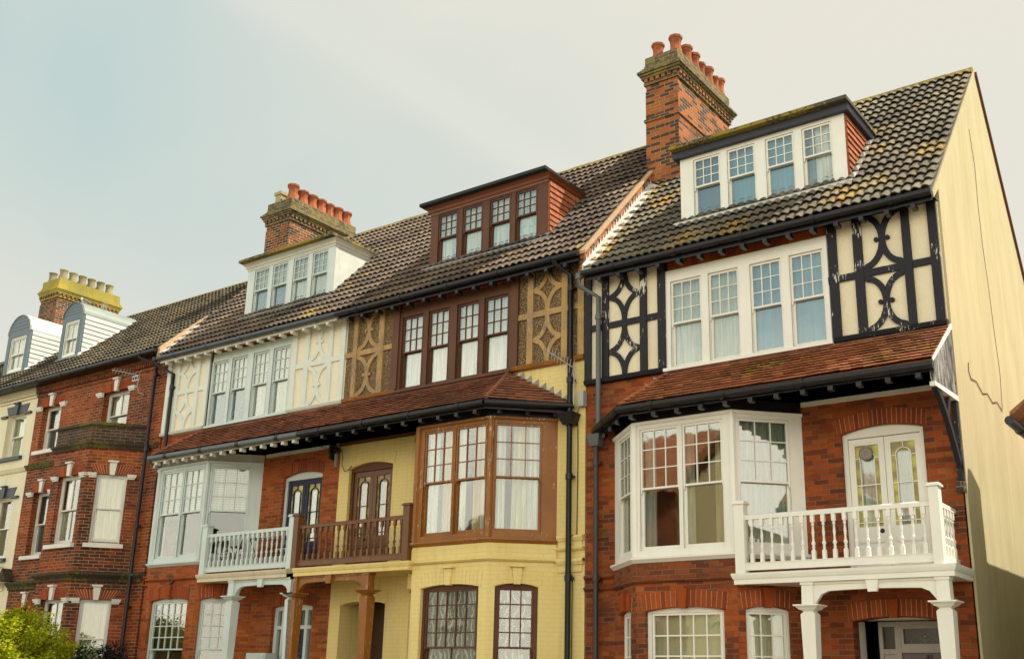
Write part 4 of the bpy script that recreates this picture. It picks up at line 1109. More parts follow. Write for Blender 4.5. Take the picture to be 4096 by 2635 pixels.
for nm_, path_, pr_ in (('parapet_coping', bayB, [(-.22, 7.505), (.05, 7.505), (.06, 7.53), (.03, 7.59), (-.22, 7.59)]), ('string_course', bayB, [(0, 6.94), (.04, 6.94), (.07, 7.0), (.12, 7.05), (.12, 7.09), (.0, 7.11)]),
                        ('string_course', [(-24.2, 0), bayB[0]], PRO), ('string_course', [bayB[3], (-18.45, 0)], PRO),
                        ('string_course', [(-24.2, 0), bayB[0], bayB[1], bayB[2], bayB[3], (-18.45, 0)], [(0, 3.80), (.04, 3.80), (.05, 3.86), (.09, 3.90), (.14, 3.95), (.14, 3.99), (.0, 4.03)])):
    mb = MB(); mb.ring(path_, pr_); mb.build(nm_, MOSM, HB)
mb = MB(); mb.prism_y([(-24.42, 4.035), (-23.98, 4.035), (-24.2, 4.36)], -.26, -.002); mb.build('small_pediment', MOSM, HB)
mb = MB(); mb.prism_y([(-22.35, 4.035), (-22.05, 4.035), (-22.2, 4.24)], -.16, -.002); mb.build('small_pediment', MOSM, HB)
for a, b, z0, z1 in ((-23.86, -22.95, 7.46, 8.69), (-21.03, -19.91, 7.46, 8.69), (-23.68, -22.92, 4.66, 6.33)):
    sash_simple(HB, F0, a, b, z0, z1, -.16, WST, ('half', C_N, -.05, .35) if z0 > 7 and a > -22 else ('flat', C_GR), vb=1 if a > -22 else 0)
    brick_head(HB, F0, a, b, z1, right=True, left=True)
for z0, z1, c in ((4.68, 6.33, C_CR), (1.6, 3.40, C_CR)):
    sash_simple(HB, Bc, .30, 1.26, z0, z1, -.12, WST, ('multi', [(.0, .25, C_N, 0), (.75, 1.0, C_W, .02)]), vb=2)
    sash_simple(HB, Bq, .24, .93, z0, z1, -.08, WST, ('full', c), vb=0)
    brick_head(BB, Bc, .30, 1.26, z1, cap=.22); brick_head(BB, Bq, .24, .93, z1, cap=.20)
arch(HB, F0, -23.70, -22.92, 3.05, .32, .26, 17, key=.34, keymat=WST, splay=.06, over=.02)
mb = MB(); mb.box(-23.9, -22.8, .9, .95, -.4, 3.6); mb.build('front_door', paint('black_door', (.012, .012, .014), .3, .0, dirt=0), HB)
# corbelled eaves, vent brick
mb = MB(); mb.box(-24.2, -18.42, -.05, -.001, 9.02, 9.07); mb.box(-24.2, -18.42, -.10, -.001, 9.22, 9.36)
n = 74
for i in range(n):
    x = -24.18+5.74*i/n; mb.box(x, x+.045, -.075, -.001, 9.10, 9.22)
mb.build('eaves_brickwork', BRK_B, HB)
mb = MB(); mb.box(-19.86, -19.56, -.02, -.001, 8.83, 8.97); [mb.box(-19.84+.1*i, -19.77+.1*i, -.024, -.02, 8.86, 8.94, 1) for i in range(3)]; mb.build('air_brick', [WST, DARK], HB)
def rb_roof(H, x0, x1):
    kB = .871
    o = roman_tiles(x0, x1, -.36, 9.38, 3.37, 9.38+3.73*kB).build('roof', TILE_B, H)
    m = MB(); n = max(1, round((x1-x0)/.45)); w = (x1-x0)/n; yR, zR = 3.37, 9.38+3.73*kB
    for i in range(n):
        m.prism_x([(yR-.17, zR-.10), (yR-.11, zR-.0), (yR-.03, zR+.045), (yR+.03, zR+.045), (yR+.11, zR), (yR+.17, zR-.10)], x0+w*i+.006, x0+w*(i+1)-.006)
    m.build('ridge_tiles', MOSSR, o)
    m = MB(); m.hexa([(x0, yR, zR-.05), (x1, yR, zR-.05), (x1, 7.4, 9.1), (x0, 7.4, 9.1), (x0, yR, zR-.01), (x1, yR, zR-.01), (x1, 7.4, 9.14), (x0, 7.4, 9.14)]); m.build('rear_roof_slope', TILE_B, H)
    gutter(H, [(x0, -.42, 9.33), (x1, -.42, 9.325)], BLK2)
    m = MB(); m.box(x0, x1, -.33, -.101, 9.30, 9.37); m.box(x0, x1, -.10, .2, 9.361, 9.55); m.build('eaves_board', BLK2, H)
    if x0 < -30: m = MB(); m.prism_x([(-.1, -.6), (7.3, -.6), (7.3, 9.1), (3.37, 12.5), (-.1, 9.4)], x0, x0+.2); m.build('end_wall', CRMB, H)
rb_roof(HB, -24.18, -18.42)
pipe(HB, [(-19.08, -.42, 9.30), (-19.05, -.38, 9.22), (-18.76, -.12, 9.10), (-18.76, -.12, -.2)], paint('dark_plum_pipe', (.03, .022, .025), .4, .1, dirt=0), .045)

HC = thing('terraced_house', (-27.5, 0, 0), 'cream painted brick house with slate-blue lintels at the far left', 'house', 'terraced houses of the row')
opsC = [(-25.62, -24.66, 7.44, 8.68, 0), (-25.62, -24.66, 4.66, 6.33, 0), (-27.6, -26.5, 7.44, 8.68, 0)]
mb = MB(); wall(mb, F0, -30.6, -24.2, -.6, 9.36, .3, opsC); mb.build('wall', CRMB, HC)
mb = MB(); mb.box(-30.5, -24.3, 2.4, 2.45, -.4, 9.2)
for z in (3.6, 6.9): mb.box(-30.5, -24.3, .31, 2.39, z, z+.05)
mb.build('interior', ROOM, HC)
for a, b, z0, z1, *_ in opsC:
    sash_simple(HC, F0, a, b, z0, z1, -.16, W_R, ('full', C_N) if z0 > 7 else ('flat', C_SL), sm=SLBL)
    m = MB(); m.plate(F0, [(a+.02, z1), (b-.02, z1), (b+.1, z1+.24), (a-.1, z1+.24)], -.02, .02); c = (a+b)/2
    m.plate(F0, [(c-.06, z1-.02), (c+.06, z1-.02), (c+.09, z1+.27), (c-.09, z1+.27)], -.02, .07); m.fb(F0, c-.12, c+.12, 0, .1, z1+.275, z1+.31)
    m.fb(F0, a-.27, a+.02, 0, .07, z1-.07, z1-.01); m.fb(F0, b-.02, b+.27, 0, .07, z1-.07, z1-.01); m.build('lintel', SLBL, HC)
mb = MB(); mb.box(-30.6, -24.2, -.05, -.001, 9.02, 9.07); mb.box(-30.6, -24.2, -.10, -.001, 9.22, 9.36)
for i in range(80): x = -30.58+6.36*i/80; mb.box(x, x+.045, -.075, -.001, 9.10, 9.22)
mb.ring([(-30.6, 0), (-24.2, 0)], [(0, 6.98), (.04, 6.98), (.07, 7.03), (.10, 7.08), (.10, 7.10), (.0, 7.12)])
mb.ring([(-30.6, 0), (-24.45, 0)], [(0, 3.80), (.04, 3.80), (.05, 3.86), (.09, 3.90), (.14, 3.95), (.14, 3.99), (.0, 4.03)])
mb.prism_y([(-24.9, 4.0), (-24.46, 4.0), (-24.68, 4.34)], -.26, -.002)
mb.build('eaves_brickwork', CRMB, HC)
rb_roof(HC, -30.6, -24.18)
pipe(HC, [(-24.6, -.07, 4.45), (-24.95, -.09, 4.42)], CRMB, .03)
chC = chimney(HC, -29.0, -28.02, 2.2, 4.4, 11.3, 14.1, BRK_D, CAPY, slim=.7)
for i in range(6): pot(chC, -28.24, 2.42+.335*i, 14.1, .36, 'cyl', BUFF)
for i in range(6): pot(chC, -28.72, 2.34+.335*i, 14.1, .32, 'cyl', BUFF)

def arch_dormer(H, x0, x1, y0, zb, zs, ztp, xin=.16):
    D = empty('dormer', (0, 0, 0)); D.parent = H; n = 14
    F = Fr((0, y0), t=(1, 0)); cx = (x0+x1)/2; r = (x1-x0)/2; hh = ztp-zs
    yb = lambda z: -.36+(z-9.38)/.871
    A = [(cx-r*math.cos(PI*k/n), zs+hh*math.sin(PI*k/n)) for k in range(n+1)]
    m = MB(); wa, wb = x0+xin, x1-xin
    m.fb(F, x0, wa, -.05, .02, zb, zs); m.fb(F, wb, x1, -.05, .02, zb, zs); m.fb(F, wa, wb, -.05, .02, zs-.12, zs); m.fb(F, wa, wb, -.05, .02, zb, zb+.08)
    pts = [(x1, zs)]+[(a, z) for a, z in A[::-1][1:-1]]+[(x0, zs)]
    m.plate(F, pts, -.05, .02)
    for k in range(1, 5):
        z = zs+hh*k/5; w = r*math.sqrt(max(0, 1-(k/5)**2)); m.fb(F, cx-w, cx+w, .02, .028, z-.006, z+.006)
    m.build('dormer_front', BLADE, D)
    m = MB(); o = [(a, z) for a, z in A]; q = [(cx+(a-cx)*.9, zs+(z-zs)*.9) for a, z in A]
    R_ = [(cx+(a-cx)*1.03, zs+(z-zs)*1.04) for a, z in A]
    v = []
    for a, z in R_: v.append((a, y0-.05, z)); v.append((a, yb(z)+.05, z))
    m.poly(v, [(2*i, 2*i+1, 2*i+3, 2*i+2) for i in range(n)], 0, True)
    m.strip(F, R_, o, .0, .05)
    m.build('barrel_roof', paint('grey_green_lead_roof', (.24, .28, .25), .5, .12) if xin < .17 else LEADL, D)
    m = MB()
    m.prism_x([(y0+.05, zb), (y0+.05, zs), (yb(zs)+.02, zs)], x0, x0+.03); m.build('dormer_cheek', CLADW, D); m = MB()
    m.prism_x([(y0+.05, zb), (y0+.05, zs), (yb(zs)+.02, zs)], x1-.03, x1)
    nb = 9
    for k in range(nb):
        za = zb+.05+(zs-zb-.05)*k/nb; zc = zb+.05+(zs-zb-.05)*(k+1)/nb
        m.hexa([(x1, y0+.05, za), (x1+.03, y0+.05, za), (x1+.03, yb(za)+.0, za), (x1, yb(za), za), (x1, y0+.05, zc-.012), (x1+.012, y0+.05, zc-.012), (x1+.012, yb(zc), zc-.012), (x1, yb(zc), zc-.012)])
    m.build('dormer_cheek', CLADW, D)
    m = MB(); m.hexa([(x1+.03, y0-.05, zb-.03), (x1+.15, y0-.05, zb-.06), (x1+.15, yb(zs)+.05, zs+.01), (x1+.03, yb(zs)+.05, zs+.04), (x1+.03, y0-.05, zb+.08), (x1+.15, y0-.05, zb+.0), (x1+.15, yb(zs)+.05, zs+.07), (x1+.03, yb(zs)+.05, zs+.12)]); m.fb(F, x0-.04, x1+.05, -.02, .07, zb-.10, zb+.02)
    m.build('lead_flashing', LEADL, D)
    W = window_frame(D, F, wa, wb, zb+.08, zs-.12, [(wa+.09, wb-.09)], zb+.22, zs-.2, W_R, d=.0, th=.06, name='window')
    light(W, F, wa+.09, wb-.09, zb+.22, (zb+zs)/2-.02, zs-.2, -.02, W_R, up=(2, 1), lo=(2, 1), curt=('flat', C_BL))
    return D
arch_dormer(HC, -24.64, -23.63+.0, .65, 10.28, 11.55, 11.98)
arch_dormer(HC, -27.52, -26.30, .62, 10.24, 11.55, 12.10, .18)

# ------------------------------------------------------------------ separate small things
def aerial(name_loc, pts_boom, els, mast, label, m):
    t = thing('tv_aerial', name_loc, label, 'aerial')
    mb = MB(); mb.tube(mast, .012, 6); mb.build('mast', m, t)
    mb = MB(); mb.tube(pts_boom, .010, 6)
    a, b = Vector(pts_boom[0]), Vector(pts_boom[-1]); n, L, ax = els
    for i in range(n):
        c = a+(b-a)*((i+.5)/n); l = L*(1-.35*i/n) if i else L*1.15
        mb.tube([tuple(c-Vector(ax)*l), tuple(c+Vector(ax)*l)], .005, 5)
    mb.build('antenna_elements', m, t); return t
ALU = paint('dull_aluminium', (.42, .42, .38), .4, .1, dirt=.2)
aerial((-19.3, 0, 8.4), [(-19.35, -.14, 8.88), (-19.95, -.55, 9.02)], (9, .11, (.1, .3, .95)), [(-19.3, -.01, 8.42), (-19.38, -.10, 8.45), (-19.42, -.14, 8.62), (-19.38, -.14, 8.90)], 'thin metal television aerial on the red brick wall under the gutter', ALU)
ae = aerial((-6.3, 0, 6.4), [(-6.28, -.26, 6.99), (-6.62, -.62, 7.27)], (9, .13, (.25, -.1, .95)), [(-6.33, -.20, 6.35), (-6.33, -.20, 7.06)], 'television aerial on a pole beside the black downpipe of the yellow house', ALU)
mb = MB(); mb.box(-6.30, -6.19, -.12, -.003, 6.34, 6.62); mb.build('wall_bracket', ALU, ae)
# cables
def cable(pts, r, label, m):
    mb = MB(); mb.tube(pts, r, 5); o = mb.build('cable', m, None); tag(o, label, 'cable'); return o
BC = paint('black_cable', (.015, .013, .012), .6, 0, dirt=0)
cable([(-6.33, -.03, 6.35), (-6.36, -.03, 6.28), (-6.36, -.015, 5.4), (-6.37, -.015, 4.13), (-6.40, -.11, 4.10), (-6.50, -.12, 4.05)], .008, 'thin black cable down the yellow wall beside the downpipe', BC)
cable([(-6.50, -.02, 3.50), (-6.45, -.015, 3.42), (-6.455, -.015, 2.8), (-6.46, -.015, 1.2)], .008, 'short black cable on the yellow wall below the ledges', BC)
g = [(2.44, 10.98), (2.52, 10.6), (2.58, 10.32), (2.51, 9.56), (2.54, 8.80), (2.65, 8.14), (2.71, 7.42), (2.81, 6.70), (2.70, 6.05)]
cable([(.045, y, z) for y, z in g], .004, 'long thin wire hanging down the cream gable wall', BC)
g = [(2.70, 6.02), (2.35, 6.10), (2.06, 6.02), (1.75, 6.10), (1.45, 6.03), (1.1, 6.14), (.80, 6.11), (.70, 6.20), (.74, 6.34)]
cable([(.045, y, z) for y, z in g], .006, 'loose twisted black wire running sideways on the cream gable wall', BC)
# old lamp bracket on the party line
lb = thing('wall_lamp', (-12.2, 0, 6.1), 'black iron lamp on a bracket beside the brown balcony doors', 'lamp')
mb = MB(); mb.box(-12.36, -12.31, -.2, -.003, 6.02, 6.36); mb.tube([(-12.33, -.12, 6.2), (-12.16, -.16, 6.22), (-12.1, -.17, 6.14)], .03, 8); mb.tube([(-12.33, -.15, 6.2), (-12.7, -.5, 6.38)], .006, 5)
mb.tube([(-12.33, -.2, 6.3), (-12.05, -.2, 6.27)], .012, 6); mb.build('bracket', BLK2, lb)
mb = MB(); mb.lathe(-12.16, -.17, [(.02, 5.84), (.034, 5.86), (.034, 6.06), (.045, 6.08), (.02, 6.14)], 10); mb.build('lamp_body', paint('grey_glass_lamp', (.25, .25, .22), .2, .1, dirt=0), lb)
mb = MB(); mb.tube([(-12.05, -.15, 6.2), (-12.02, -.12, 6.05), (-12.08, -.08, 5.9), (-12.02, -.05, 5.76), (-11.92, -.04, 5.78), (-11.85, -.02, 5.86)], .008, 5); mb.build('cable', BC, lb)
# meter box
o = MB(); o.box(-14.20, -13.62, -.32, -.003, 1.4, 2.19); o.box(-14.16, -13.66, -.335, -.32, 1.45, 2.15); o = o.build('meter_box', paint('pale_grey_plastic', (.58, .63, .60), .4, .04), None); tag(o, 'pale grey meter box on the brick wall under the pale blue porch', 'meter box')

# gull on the dormer
GM = paint('gull_white', (.62, .58, .52), .8, .1, dirt=0); GG = paint('gull_grey', (.20, .20, .20), .8, .1, dirt=0)
gl = thing('seagull', (-24.2, .95, 11.95), 'grey and white gull standing on the rounded dormer roof', 'gull')
mb = MB(); A = Vector((-24.26, .88, 12.16)); Bv = Vector((-23.92, .98, 12.02))
def ell(mb, p, q, radii, n=10, mi=0):
    pts = [tuple(Vector(p)+(Vector(q)-Vector(p))*t) for t, r in radii]; mb.tube(pts, [r for t, r in radii], n, mi)
ell(mb, A, Bv, [(0, .012), (.1, .045), (.3, .062), (.55, .055), (.8, .03), (1.0, .008)])
ell(mb, A+Vector((-.05, 0, .075)), A+Vector((.06, 0, -.02)), [(0, .015), (.2, .033), (.45, .035), (.75, .03), (1, .03)])
mb.tube([tuple(A+Vector((-.05, 0, .07))), tuple(A+Vector((-.10, -.01, .062)))], [.012, .004], 6)
mb.tube([(-24.12, .90, 12.05), (-24.12, .90, 11.95)], .006, 5); mb.tube([(-24.10, .95, 12.05), (-24.10, .95, 11.95)], .006, 5)
mb.build('body', GM, gl)
mb = MB(); ell(mb, A+Vector((.08, -.03, .0)), Bv+Vector((.05, -.03, .0)), [(0, .01), (.3, .045), (.7, .03), (1, .004)]); mb.build('wing', GG, gl)
o = MB()
for i in range(5): o.tube([(-23.98+.07*i, 1.35, 11.86), (-23.98+.07*i, 1.35, 12.14)], .006, 5)
o.tube([(-24.02, 1.35, 12.0), (-23.64, 1.35, 12.0)], .006, 5); o.tube([(-23.9, 1.35, 11.8), (-23.9, 1.35, 12.1)], .012, 5)
o = o.build('tv_aerial', ALU, None); tag(o, 'small comb-shaped aerial behind the gull on the arched dormer', 'aerial')

# folding chairs and table on the pale blue balcony
RST = paint('rusty_frame', (.30, .10, .04), .6, .2, chip=(.55, .5, .4), chipth=.6); PALE = paint('pale_seat', (.55, .60, .56), .5, .1)
zf = 3.75
def fchair(x, y, label):
    t = thing('folding_chair', (x, y, zf), label, 'chair', 'folding chairs on the pale blue balcony')
    mb = MB()
    for s in (-.19, .19):
        mb.tube([(x+s, y-.2, zf), (x+s, y+.17, zf+.82)], .012, 6); mb.tube([(x+s*.9, y+.2, zf), (x+s*.9, y-.18, zf+.45)], .012, 6)
    mb.build('frame', RST, t)
    mb = MB(); mb.box(x-.19, x+.19, y-.19, y+.15, zf+.43, zf+.45); mb.build('seat', PALE, t)
    mb = MB(); mb.box(x-.19, x+.19, y+.11, y+.13, zf+.62, zf+.80); mb.build('backrest', PALE, t); return t
fchair(-14.75, -.52, 'pale folding chair with rusty frame nearer the pale blue bay window')
fchair(-13.05, -.45, 'pale folding chair with rusty frame in front of the blue balcony doors')
tt = thing('round_table', (-13.85, -.45, zf), 'small round table with crossed rusty legs on the pale blue balcony', 'table')
mb = MB(); mb.lathe(-13.85, -.45, [(.30, zf+.70), (.30, zf+.72)], 24); mb.build('tabletop', PALE, tt)
mb = MB()
for s in (-1, 1):
    mb.tube([(-13.85-.25*s, -.6, zf), (-13.85+.22*s, -.6, zf+.7)], .012, 6); mb.tube([(-13.85-.25*s, -.3, zf), (-13.85+.22*s, -.3, zf+.7)], .012, 6)
mb.build('legs', RST, tt)

# ------------------------------------------------------------------ plants
def leaf_mat(name, a, b, c=None):
    t = NT(name); p = t.pos(); g = t.geo
    colr = t.mix(g.outputs['Random Per Island'], a, b); n = t.noise(p, 3, 2); colr = t.mix(t.ramp(n, .4, .7, 0, .7), colr, c or a)
    d = t.n('ShaderNodeBsdfDiffuse'); tr = t.n('ShaderNodeBsdfTranslucent'); t.l(colr, d.inputs[0]); t.l(colr, tr.inputs[0])
    mx = t.n('ShaderNodeMixShader'); mx.inputs[0].default_value = .35; t.l(d.outputs[0], mx.inputs[1]); t.l(tr.outputs[0], mx.inputs[2]); t.l(mx.outputs[0], t.out.inputs[0]); return t.m
BARK = paint('bark', (.09, .06, .04), .9, .2)
def shrub(x, y, h, rx, ry, label, mat, nclump=60, nleaf=90, leaf=.05, seed=1, spread=.2, zlow=.35, rmin=.62):
    r = random.Random(seed); t = thing('shrub', (x, y, 0), label, 'shrub')
    mb = MB(); br = []
    tips = []
    for i in range(nclump):
        a = r.uniform(0, 2*PI); ph = r.uniform(0, 1)**.6; rr = r.uniform(rmin, 1)
        tip = Vector((x+rx*rr*math.cos(a)*math.sin(ph*PI/2), y+ry*rr*math.sin(a)*math.sin(ph*PI/2), h*zlow+h*(1-zlow)*rr*math.cos(ph*PI/2)*r.uniform(.86, 1.06)))
        tips.append(tip)
    st = MB()
    for tip in tips[:40]:
        mid = Vector((x+(tip.x-x)*.4, y+(tip.y-y)*.4, tip.z*.55)); st.tube([(x+r.uniform(-.05, .05), y+r.uniform(-.05, .05), 0), tuple(mid), tuple(tip)], [.03, .018, .005], 5)
    st.build('stems', BARK, t)
    for tip in tips:
        out = Vector((tip.x-x, (tip.y-y), (tip.z-h*.3)*.8)).normalized()
        for k in range(nleaf):
            s = r.uniform(-1, .75); rad = spread*(1-abs(s)*.5)*r.random()**.5
            d = Vector((r.gauss(0, 1), r.gauss(0, 1), r.gauss(0, 1))).normalized()
            c = tip+out*s*spread*1.5+d*rad
            u = Vector((r.gauss(0, 1), r.gauss(0, 1), r.gauss(0, .6))).normalized(); v = u.cross(Vector((r.gauss(0, .5), r.gauss(0, .5), 1))).normalized()
            l = leaf*r.uniform(.6, 1.2)
            mb.poly([tuple(c), tuple(c+u*l*.5+v*l*.28), tuple(c+u*l), tuple(c+u*l*.5-v*l*.28)], [(0, 1, 2, 3)])
    mb.build('foliage', mat, t); return t
shrub(-19.2, -2.6, 3.0, 2.0, 1.1, 'bright yellow-green leafy bush in front of the brick house', leaf_mat('lime_leaves', (.44, .49, .02), (.58, .58, .04), (.26, .34, .012)), 330, 190, .075, 5, .20, .45)
shrub(-18.15, -1.6, 2.30, .75, .5, 'dark green leafy bush between the yellow-green and the blackish bush', leaf_mat('dark_green_leaves', (.03, .07, .02), (.05, .10, .03)), 70, 150, .07, 7, .18)
shrub(-16.95, -1.5, 2.42, .65, .5, 'blackish purple bush below the pale blue bay', leaf_mat('blackish_leaves', (.022, .026, .030), (.045, .05, .055)), 80, 120, .065, 9, .18)

# ------------------------------------------------------------------ neighbour at the right edge (its eaves throw the shadow on the gable)
NB = thing('neighbouring_house', (3.6, 3.5, 0), 'white house with tiled roof and black gutter at the right edge', 'house')
mb = MB(); mb.box(1.14, 6.5, -1.45, 9, -.6, 4.78); mb.build('wall', CLADW, NB)
mb = MB(); roof2 = mb
for i in range(60):
    y = -1.62+.18*i
    mb.hexa([(1.0, y, 4.90), (1.0, y+.17, 4.90), (3.8, y+.17, 7.0), (3.8, y, 7.0), (1.0, y+.02, 4.96), (1.0, y+.15, 4.96), (3.8, y+.15, 7.06), (3.8, y+.02, 7.06)])
mb.build('roof', PLAIN_R, NB)
gutter(NB, [(1.0, -1.66, 4.84), (1.0, 9, 4.84)], BLK2)
mb = MB(); mb.box(1.25, 1.65, .86, 1.45, 4.7, 6.4); mb.hexa([(1.25, .86, 6.4), (1.65, .86, 6.4), (1.65, 1.45, 6.4), (1.25, 1.45, 6.4), (1.4, .95, 6.85), (1.5, .95, 6.85), (1.5, 1.12, 6.85), (1.4, 1.12, 6.85)]); mb.build('chimney', BRK_C, NB)  # unseen upstand, placed and shaped to cast the peak of the gable shadow

# ------------------------------------------------------------------ ground, street, houses opposite
def sheet(name, x0, x1, y0, y1, z, m):
    mb = MB(); mb.poly([(x0, y0, z), (x1, y0, z), (x1, y1, z), (x0, y1, z)], [(0, 1, 2, 3)]); return structure(mb.build(name, m))
ASPH = rough_cast('asphalt', (.055, .055, .055), (.04, .04, .04), 60); PAVE = brick('paving_slabs', (.34, .31, .26), (.28, .26, .22), (.22, .2, .18), (.12, .11, .1), sootamt=.2, w=.6, h=.45)
SOIL = rough_cast('garden_gravel', (.28, .24, .18), (.2, .17, .12), 40)
sheet('ground', -160, 160, -160, 160, -.14, rough_cast('rough_grass', (.06, .08, .03), (.09, .1, .04), 20))
sheet('road', -90, 60, -17.5, -10.5, 0, ASPH)
for nm, ya, yb in (('pavement', -10.5, -8.2), ('far_pavement', -19.8, -17.5)):
    mb = MB(); mb.box(-90, 60, ya, yb, -.13, .12); structure(mb.build(nm, PAVE))
mb = MB(); mb.box(-90, 60, -10.62, -10.501, -.12, .125); mb.box(-90, 60, -17.499, -17.38, -.12, .125); structure(mb.build('kerb', rough_cast('kerb_stone', (.35, .34, .3), (.28, .27, .24), 30)))
mb = MB(); mb.box(-90, 60, -8.2, 0, -.13, .10); structure(mb.build('front_gardens', SOIL))

def opposite(x0, x1, wm, label, rm, ztop=7.2, gabled=False, rise=3.2):
    H = thing('house_opposite', ((x0+x1)/2, -24, 0), label, 'house', 'houses across the street')
    F = Fr((x1, -22), t=(-1, 0)); w = x1-x0
    ops = [(.9, 2.0, 1.0, 2.6, 0), (w-2.4, w-1.2, 1.0, 2.6, 0), (.9, 2.0, 4.1, 5.7, 0), (w-2.4, w-1.2, 4.1, 5.7, 0)]
    mb = MB(); wall(mb, F, 0, w, -.2, ztop, .3, ops); mb.box(x0, x1, -30, -29.7, -.2, ztop); mb.box(x0, x0+.3, -29.7, -22.3, -.2, ztop); mb.box(x1-.3, x1, -29.7, -22.3, -.2, ztop)
    if gabled:
        mb.plate(F, [(0, ztop), (w, ztop), (w/2, ztop+rise)], -.3, 0)
    mb.build('wall', wm, H)
    for a, b, z0, z1, _ in ops: sash_simple(H, F, a, b, z0, z1, -.12, WST, ('flat', C_BL), vb=1)
    mb = MB()
    if gabled:
        for s in (0, 1):
            xa = x0-.3 if s == 0 else x1+.3; xm = (x0+x1)/2
            mb.poly([(xa, -21.7, ztop-.1), (xm, -21.7, ztop+rise+.1), (xm, -30.3, ztop+rise+.1), (xa, -30.3, ztop-.1)], [(0, 1, 2, 3)])
    else:
        mb.poly([(x0, -21.6, ztop), (x1, -21.6, ztop), (x1, -26, ztop+rise), (x0, -26, ztop+rise)], [(0, 1, 2, 3)]); mb.poly([(x0, -30.4, ztop), (x1, -30.4, ztop), (x1, -26, ztop+rise), (x0, -26, ztop+rise)], [(3, 2, 1, 0)])
        mb.poly([(x0, -21.61, ztop-.02), (x0, -30.39, ztop-.02), (x0, -26, ztop+rise-.02)], [(0, 1, 2)]); mb.poly([(x1, -21.61, ztop-.02), (x1, -30.39, ztop-.02), (x1, -26, ztop+rise-.02)], [(0, 1, 2)])
    mb.build('roof', rm, H)
opposite(-15.2, -9.4, textured_render('yellow_cream_render', (.72, .60, .32), (.66, .54, .28)), 'cream rendered house with street-facing gable opposite the terrace, mirrored in the white bay', PLAIN_M, 8.6, True, 3.0)
opposite(-21.4, -15.4, BRK_B, 'red brick house opposite the yellow house, mirrored in the bay glass', PLAIN_R, 8.8, False, 3.2)
opposite(-28.0, -21.7, CLADW, 'white boarded house opposite the pale blue bay', TILE_B, 6.6, False, 2.8)
opposite(-36.5, -28.4, CRMB, 'low cream painted house opposite the plain brick house', TILE_B, 5.2, False, 2.3)

# ------------------------------------------------------------------ sky, sun
W = bpy.data.worlds.new('World'); sc.world = W; W.use_nodes = True
nt = W.node_tree; nt.nodes.clear()
def wn(t, **k):
    o = nt.nodes.new(t)
    for a, b in k.items(): setattr(o, a, b)
    return o
SUN_AZ = R(59); SUN_EL = R(54)       # azimuth from +y towards +x
sd = Vector((math.sin(SUN_AZ)*math.cos(SUN_EL), math.cos(SUN_AZ)*math.cos(SUN_EL), math.sin(SUN_EL)))
out = wn('ShaderNodeOutputWorld'); bg = wn('ShaderNodeBackground'); nt.links.new(bg.outputs[0], out.inputs[0])
sky = wn('ShaderNodeTexSky', sky_type='NISHITA'); sky.sun_disc = False; sky.sun_elevation = SUN_EL; sky.sun_rotation = SUN_AZ; sky.altitude = 10; sky.air_density = 1.0; sky.dust_density = 2.0
tc = wn('ShaderNodeTexCoord'); nrm = wn('ShaderNodeVectorMath', operation='NORMALIZE'); nt.links.new(tc.outputs['Generated'], nrm.inputs[0])
sep = wn('ShaderNodeSeparateXYZ'); nt.links.new(nrm.outputs[0], sep.inputs[0])
def M(op, a, b=0.0, c=False):
    o = wn('ShaderNodeMath', operation=op); o.use_clamp = c
    for i, v in ((0, a), (1, b)):
        if isinstance(v, (int, float)): o.inputs[i].default_value = v
        else: nt.links.new(v, o.inputs[i])
    return o.outputs[0]
def MR(f, a, b, lo=0.0, hi=1.0, smooth=True):
    o = wn('ShaderNodeMapRange'); o.clamp = True
    if smooth: o.interpolation_type = 'SMOOTHSTEP'
    nt.links.new(f, o.inputs[0])
    for i, v in enumerate((a, b, lo, hi)): o.inputs[i+1].default_value = v
    return o.outputs[0]
def MX(f, a, b):
    o = wn('ShaderNodeMix', data_type='RGBA')
    for i, v in ((0, f), (6, a), (7, b)):
        if isinstance(v, tuple): o.inputs[i].default_value = (*v, 1)
        elif isinstance(v, (int, float)): o.inputs[i].default_value = v
        else: nt.links.new(v, o.inputs[i])
    return o.outputs[2]
TRN = (.632, -.0335, .7742)      # plane of the thin vapour streak
dt = wn('ShaderNodeVectorMath', operation='DOT_PRODUCT'); nt.links.new(nrm.outputs[0], dt.inputs[0]); dt.inputs[1].default_value = sd
cs = dt.outputs['Value']
z = sep.outputs[2]
# thin high cloud: cream towards the sun and the horizon, teal away from it
mp = wn('ShaderNodeMapping'); mp.inputs['Rotation'].default_value = (R(20), R(35), R(30)); mp.inputs['Scale'].default_value = (.9, 3.2, 2.2); nt.links.new(nrm.outputs[0], mp.inputs[0])
nz = wn('ShaderNodeTexNoise'); nz.inputs['Scale'].default_value = 1.7; nz.inputs['Detail'].default_value = 4; nz.inputs['Roughness'].default_value = .5; nt.links.new(mp.outputs[0], nz.inputs['Vector'])
away = MR(cs, .50, .0)                       # 0 near the sun, 1 far
high = MR(z, .16, .55)
blue = M('MULTIPLY', away, high)
blue = M('ADD', blue, M('MULTIPLY', M('SUBTRACT', nz.outputs[0], .5), .8), True)
blue = M('MULTIPLY', blue, MR(cs, .72, .35))
cloud = MX(blue, (.83, .80, .695), (.51, .655, .65))
trail = wn('ShaderNodeVectorMath', operation='DOT_PRODUCT'); nt.links.new(nrm.outputs[0], trail.inputs[0]); trail.inputs[1].default_value = TRN
wisp = M('MULTIPLY', MR(M('ABSOLUTE', trail.outputs['Value']), .035, .0), MR(nz.outputs[0], .3, .6))
side = M('MULTIPLY', MR(trail.outputs['Value'], -.02, .02), .10)
cloud = MX(M('ADD', M('MULTIPLY', wisp, .35), side, True), cloud, (.85, .84, .75))
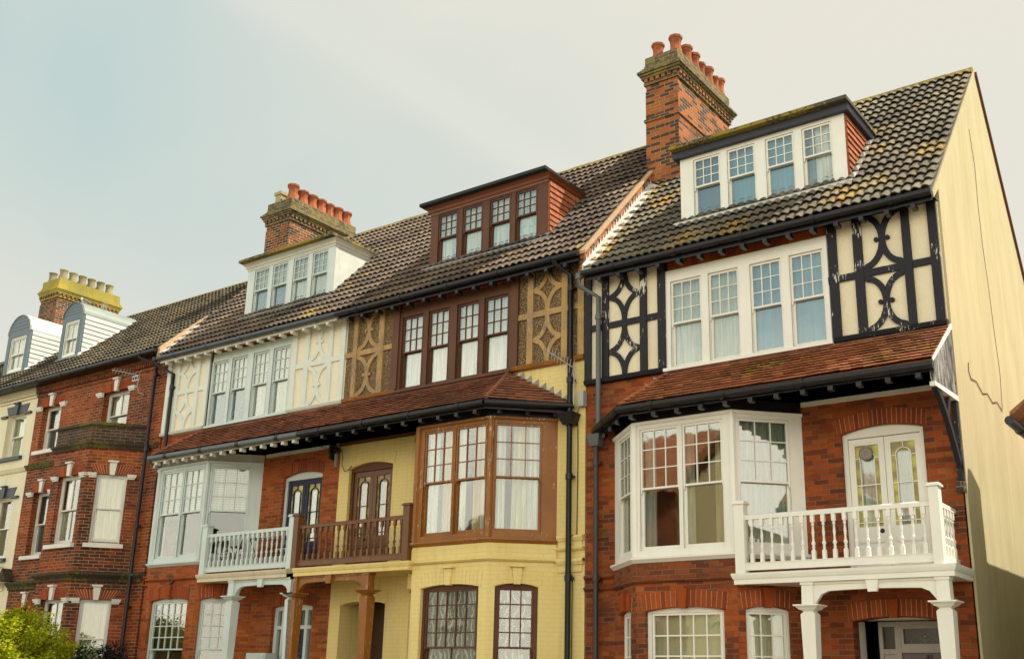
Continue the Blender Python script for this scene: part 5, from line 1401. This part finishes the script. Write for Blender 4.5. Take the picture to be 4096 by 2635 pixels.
front = MR(sep.outputs[1], .05, -.5)           # sky half behind the photographer, brightened as added fill for the shaded facade
frontc = MX(MR(z, .38, .66), (2.5, 2.36, 1.98), (.62, .68, .68))
band = M('MULTIPLY', MR(z, .27, .36), MR(z, .62, .5))
band = M('MULTIPLY', band, MR(sep.outputs[0], -.05, -.45))
frontc = MX(M('MULTIPLY', band, .75), frontc, (.32, .66, .86))
tot = MX(front, cloud, frontc)
low = MR(z, -.02, -.12)
tot = MX(low, tot, (.30, .27, .21))
# the Nishita sky shows faintly through the veil of cloud
sk = wn('ShaderNodeVectorMath', operation='SCALE'); nt.links.new(sky.outputs[0], sk.inputs[0]); sk.inputs['Scale'].default_value = .10
fin = MX(.03, tot, sk.outputs[0])
nt.links.new(fin, bg.inputs[0]); bg.inputs[1].default_value = .72

sl = bpy.data.lights.new('sun', 'SUN'); sl.energy = 5.0; sl.angle = R(.6); sl.color = (1, .92, .78)
so = bpy.data.objects.new('sun', sl); col.objects.link(so); so.rotation_euler = (-sd).to_track_quat('-Z', 'Y').to_euler(); so.location = (20, 20, 30)

# ------------------------------------------------------------------ camera
cam = bpy.data.cameras.new('camera'); co = bpy.data.objects.new('camera', cam); col.objects.link(co); sc.camera = co
f_, yaw, pitch, roll = 4288.37, .619719, .286265, .0179246
from mathutils import Matrix
cy, sy, cp, sp = math.cos(yaw), math.sin(yaw), math.cos(pitch), math.sin(pitch)
dv = Vector((-sy*cp, cy*cp, sp)); rv = Vector((cy, sy, 0)); uv = rv.cross(dv)
r2 = rv*math.cos(roll)+uv*math.sin(roll); u2 = uv*math.cos(roll)-rv*math.sin(roll)
Mx = Matrix((r2, u2, -dv)).transposed().to_4x4(); Mx.translation = Vector((3.71, -15.25, 1.65)); co.matrix_world = Mx
cam.sensor_fit = 'HORIZONTAL'; cam.sensor_width = 36; cam.lens = f_/4096*36
cam.shift_x = -(2167.66-2048)/4096; cam.shift_y = (1479.28-1317.5)/4096
cam.clip_start = .1; cam.clip_end = 2000
sc.render.resolution_x = 1024; sc.render.resolution_y = 658
sc.view_settings.view_transform = 'Standard'; sc.view_settings.look = 'None'; sc.view_settings.exposure = 0.47; sc.view_settings.gamma = 1
sc.cycles.max_bounces = 8; sc.cycles.transparent_max_bounces = 16; sc.cycles.caustics_reflective = False; sc.cycles.caustics_refractive = False
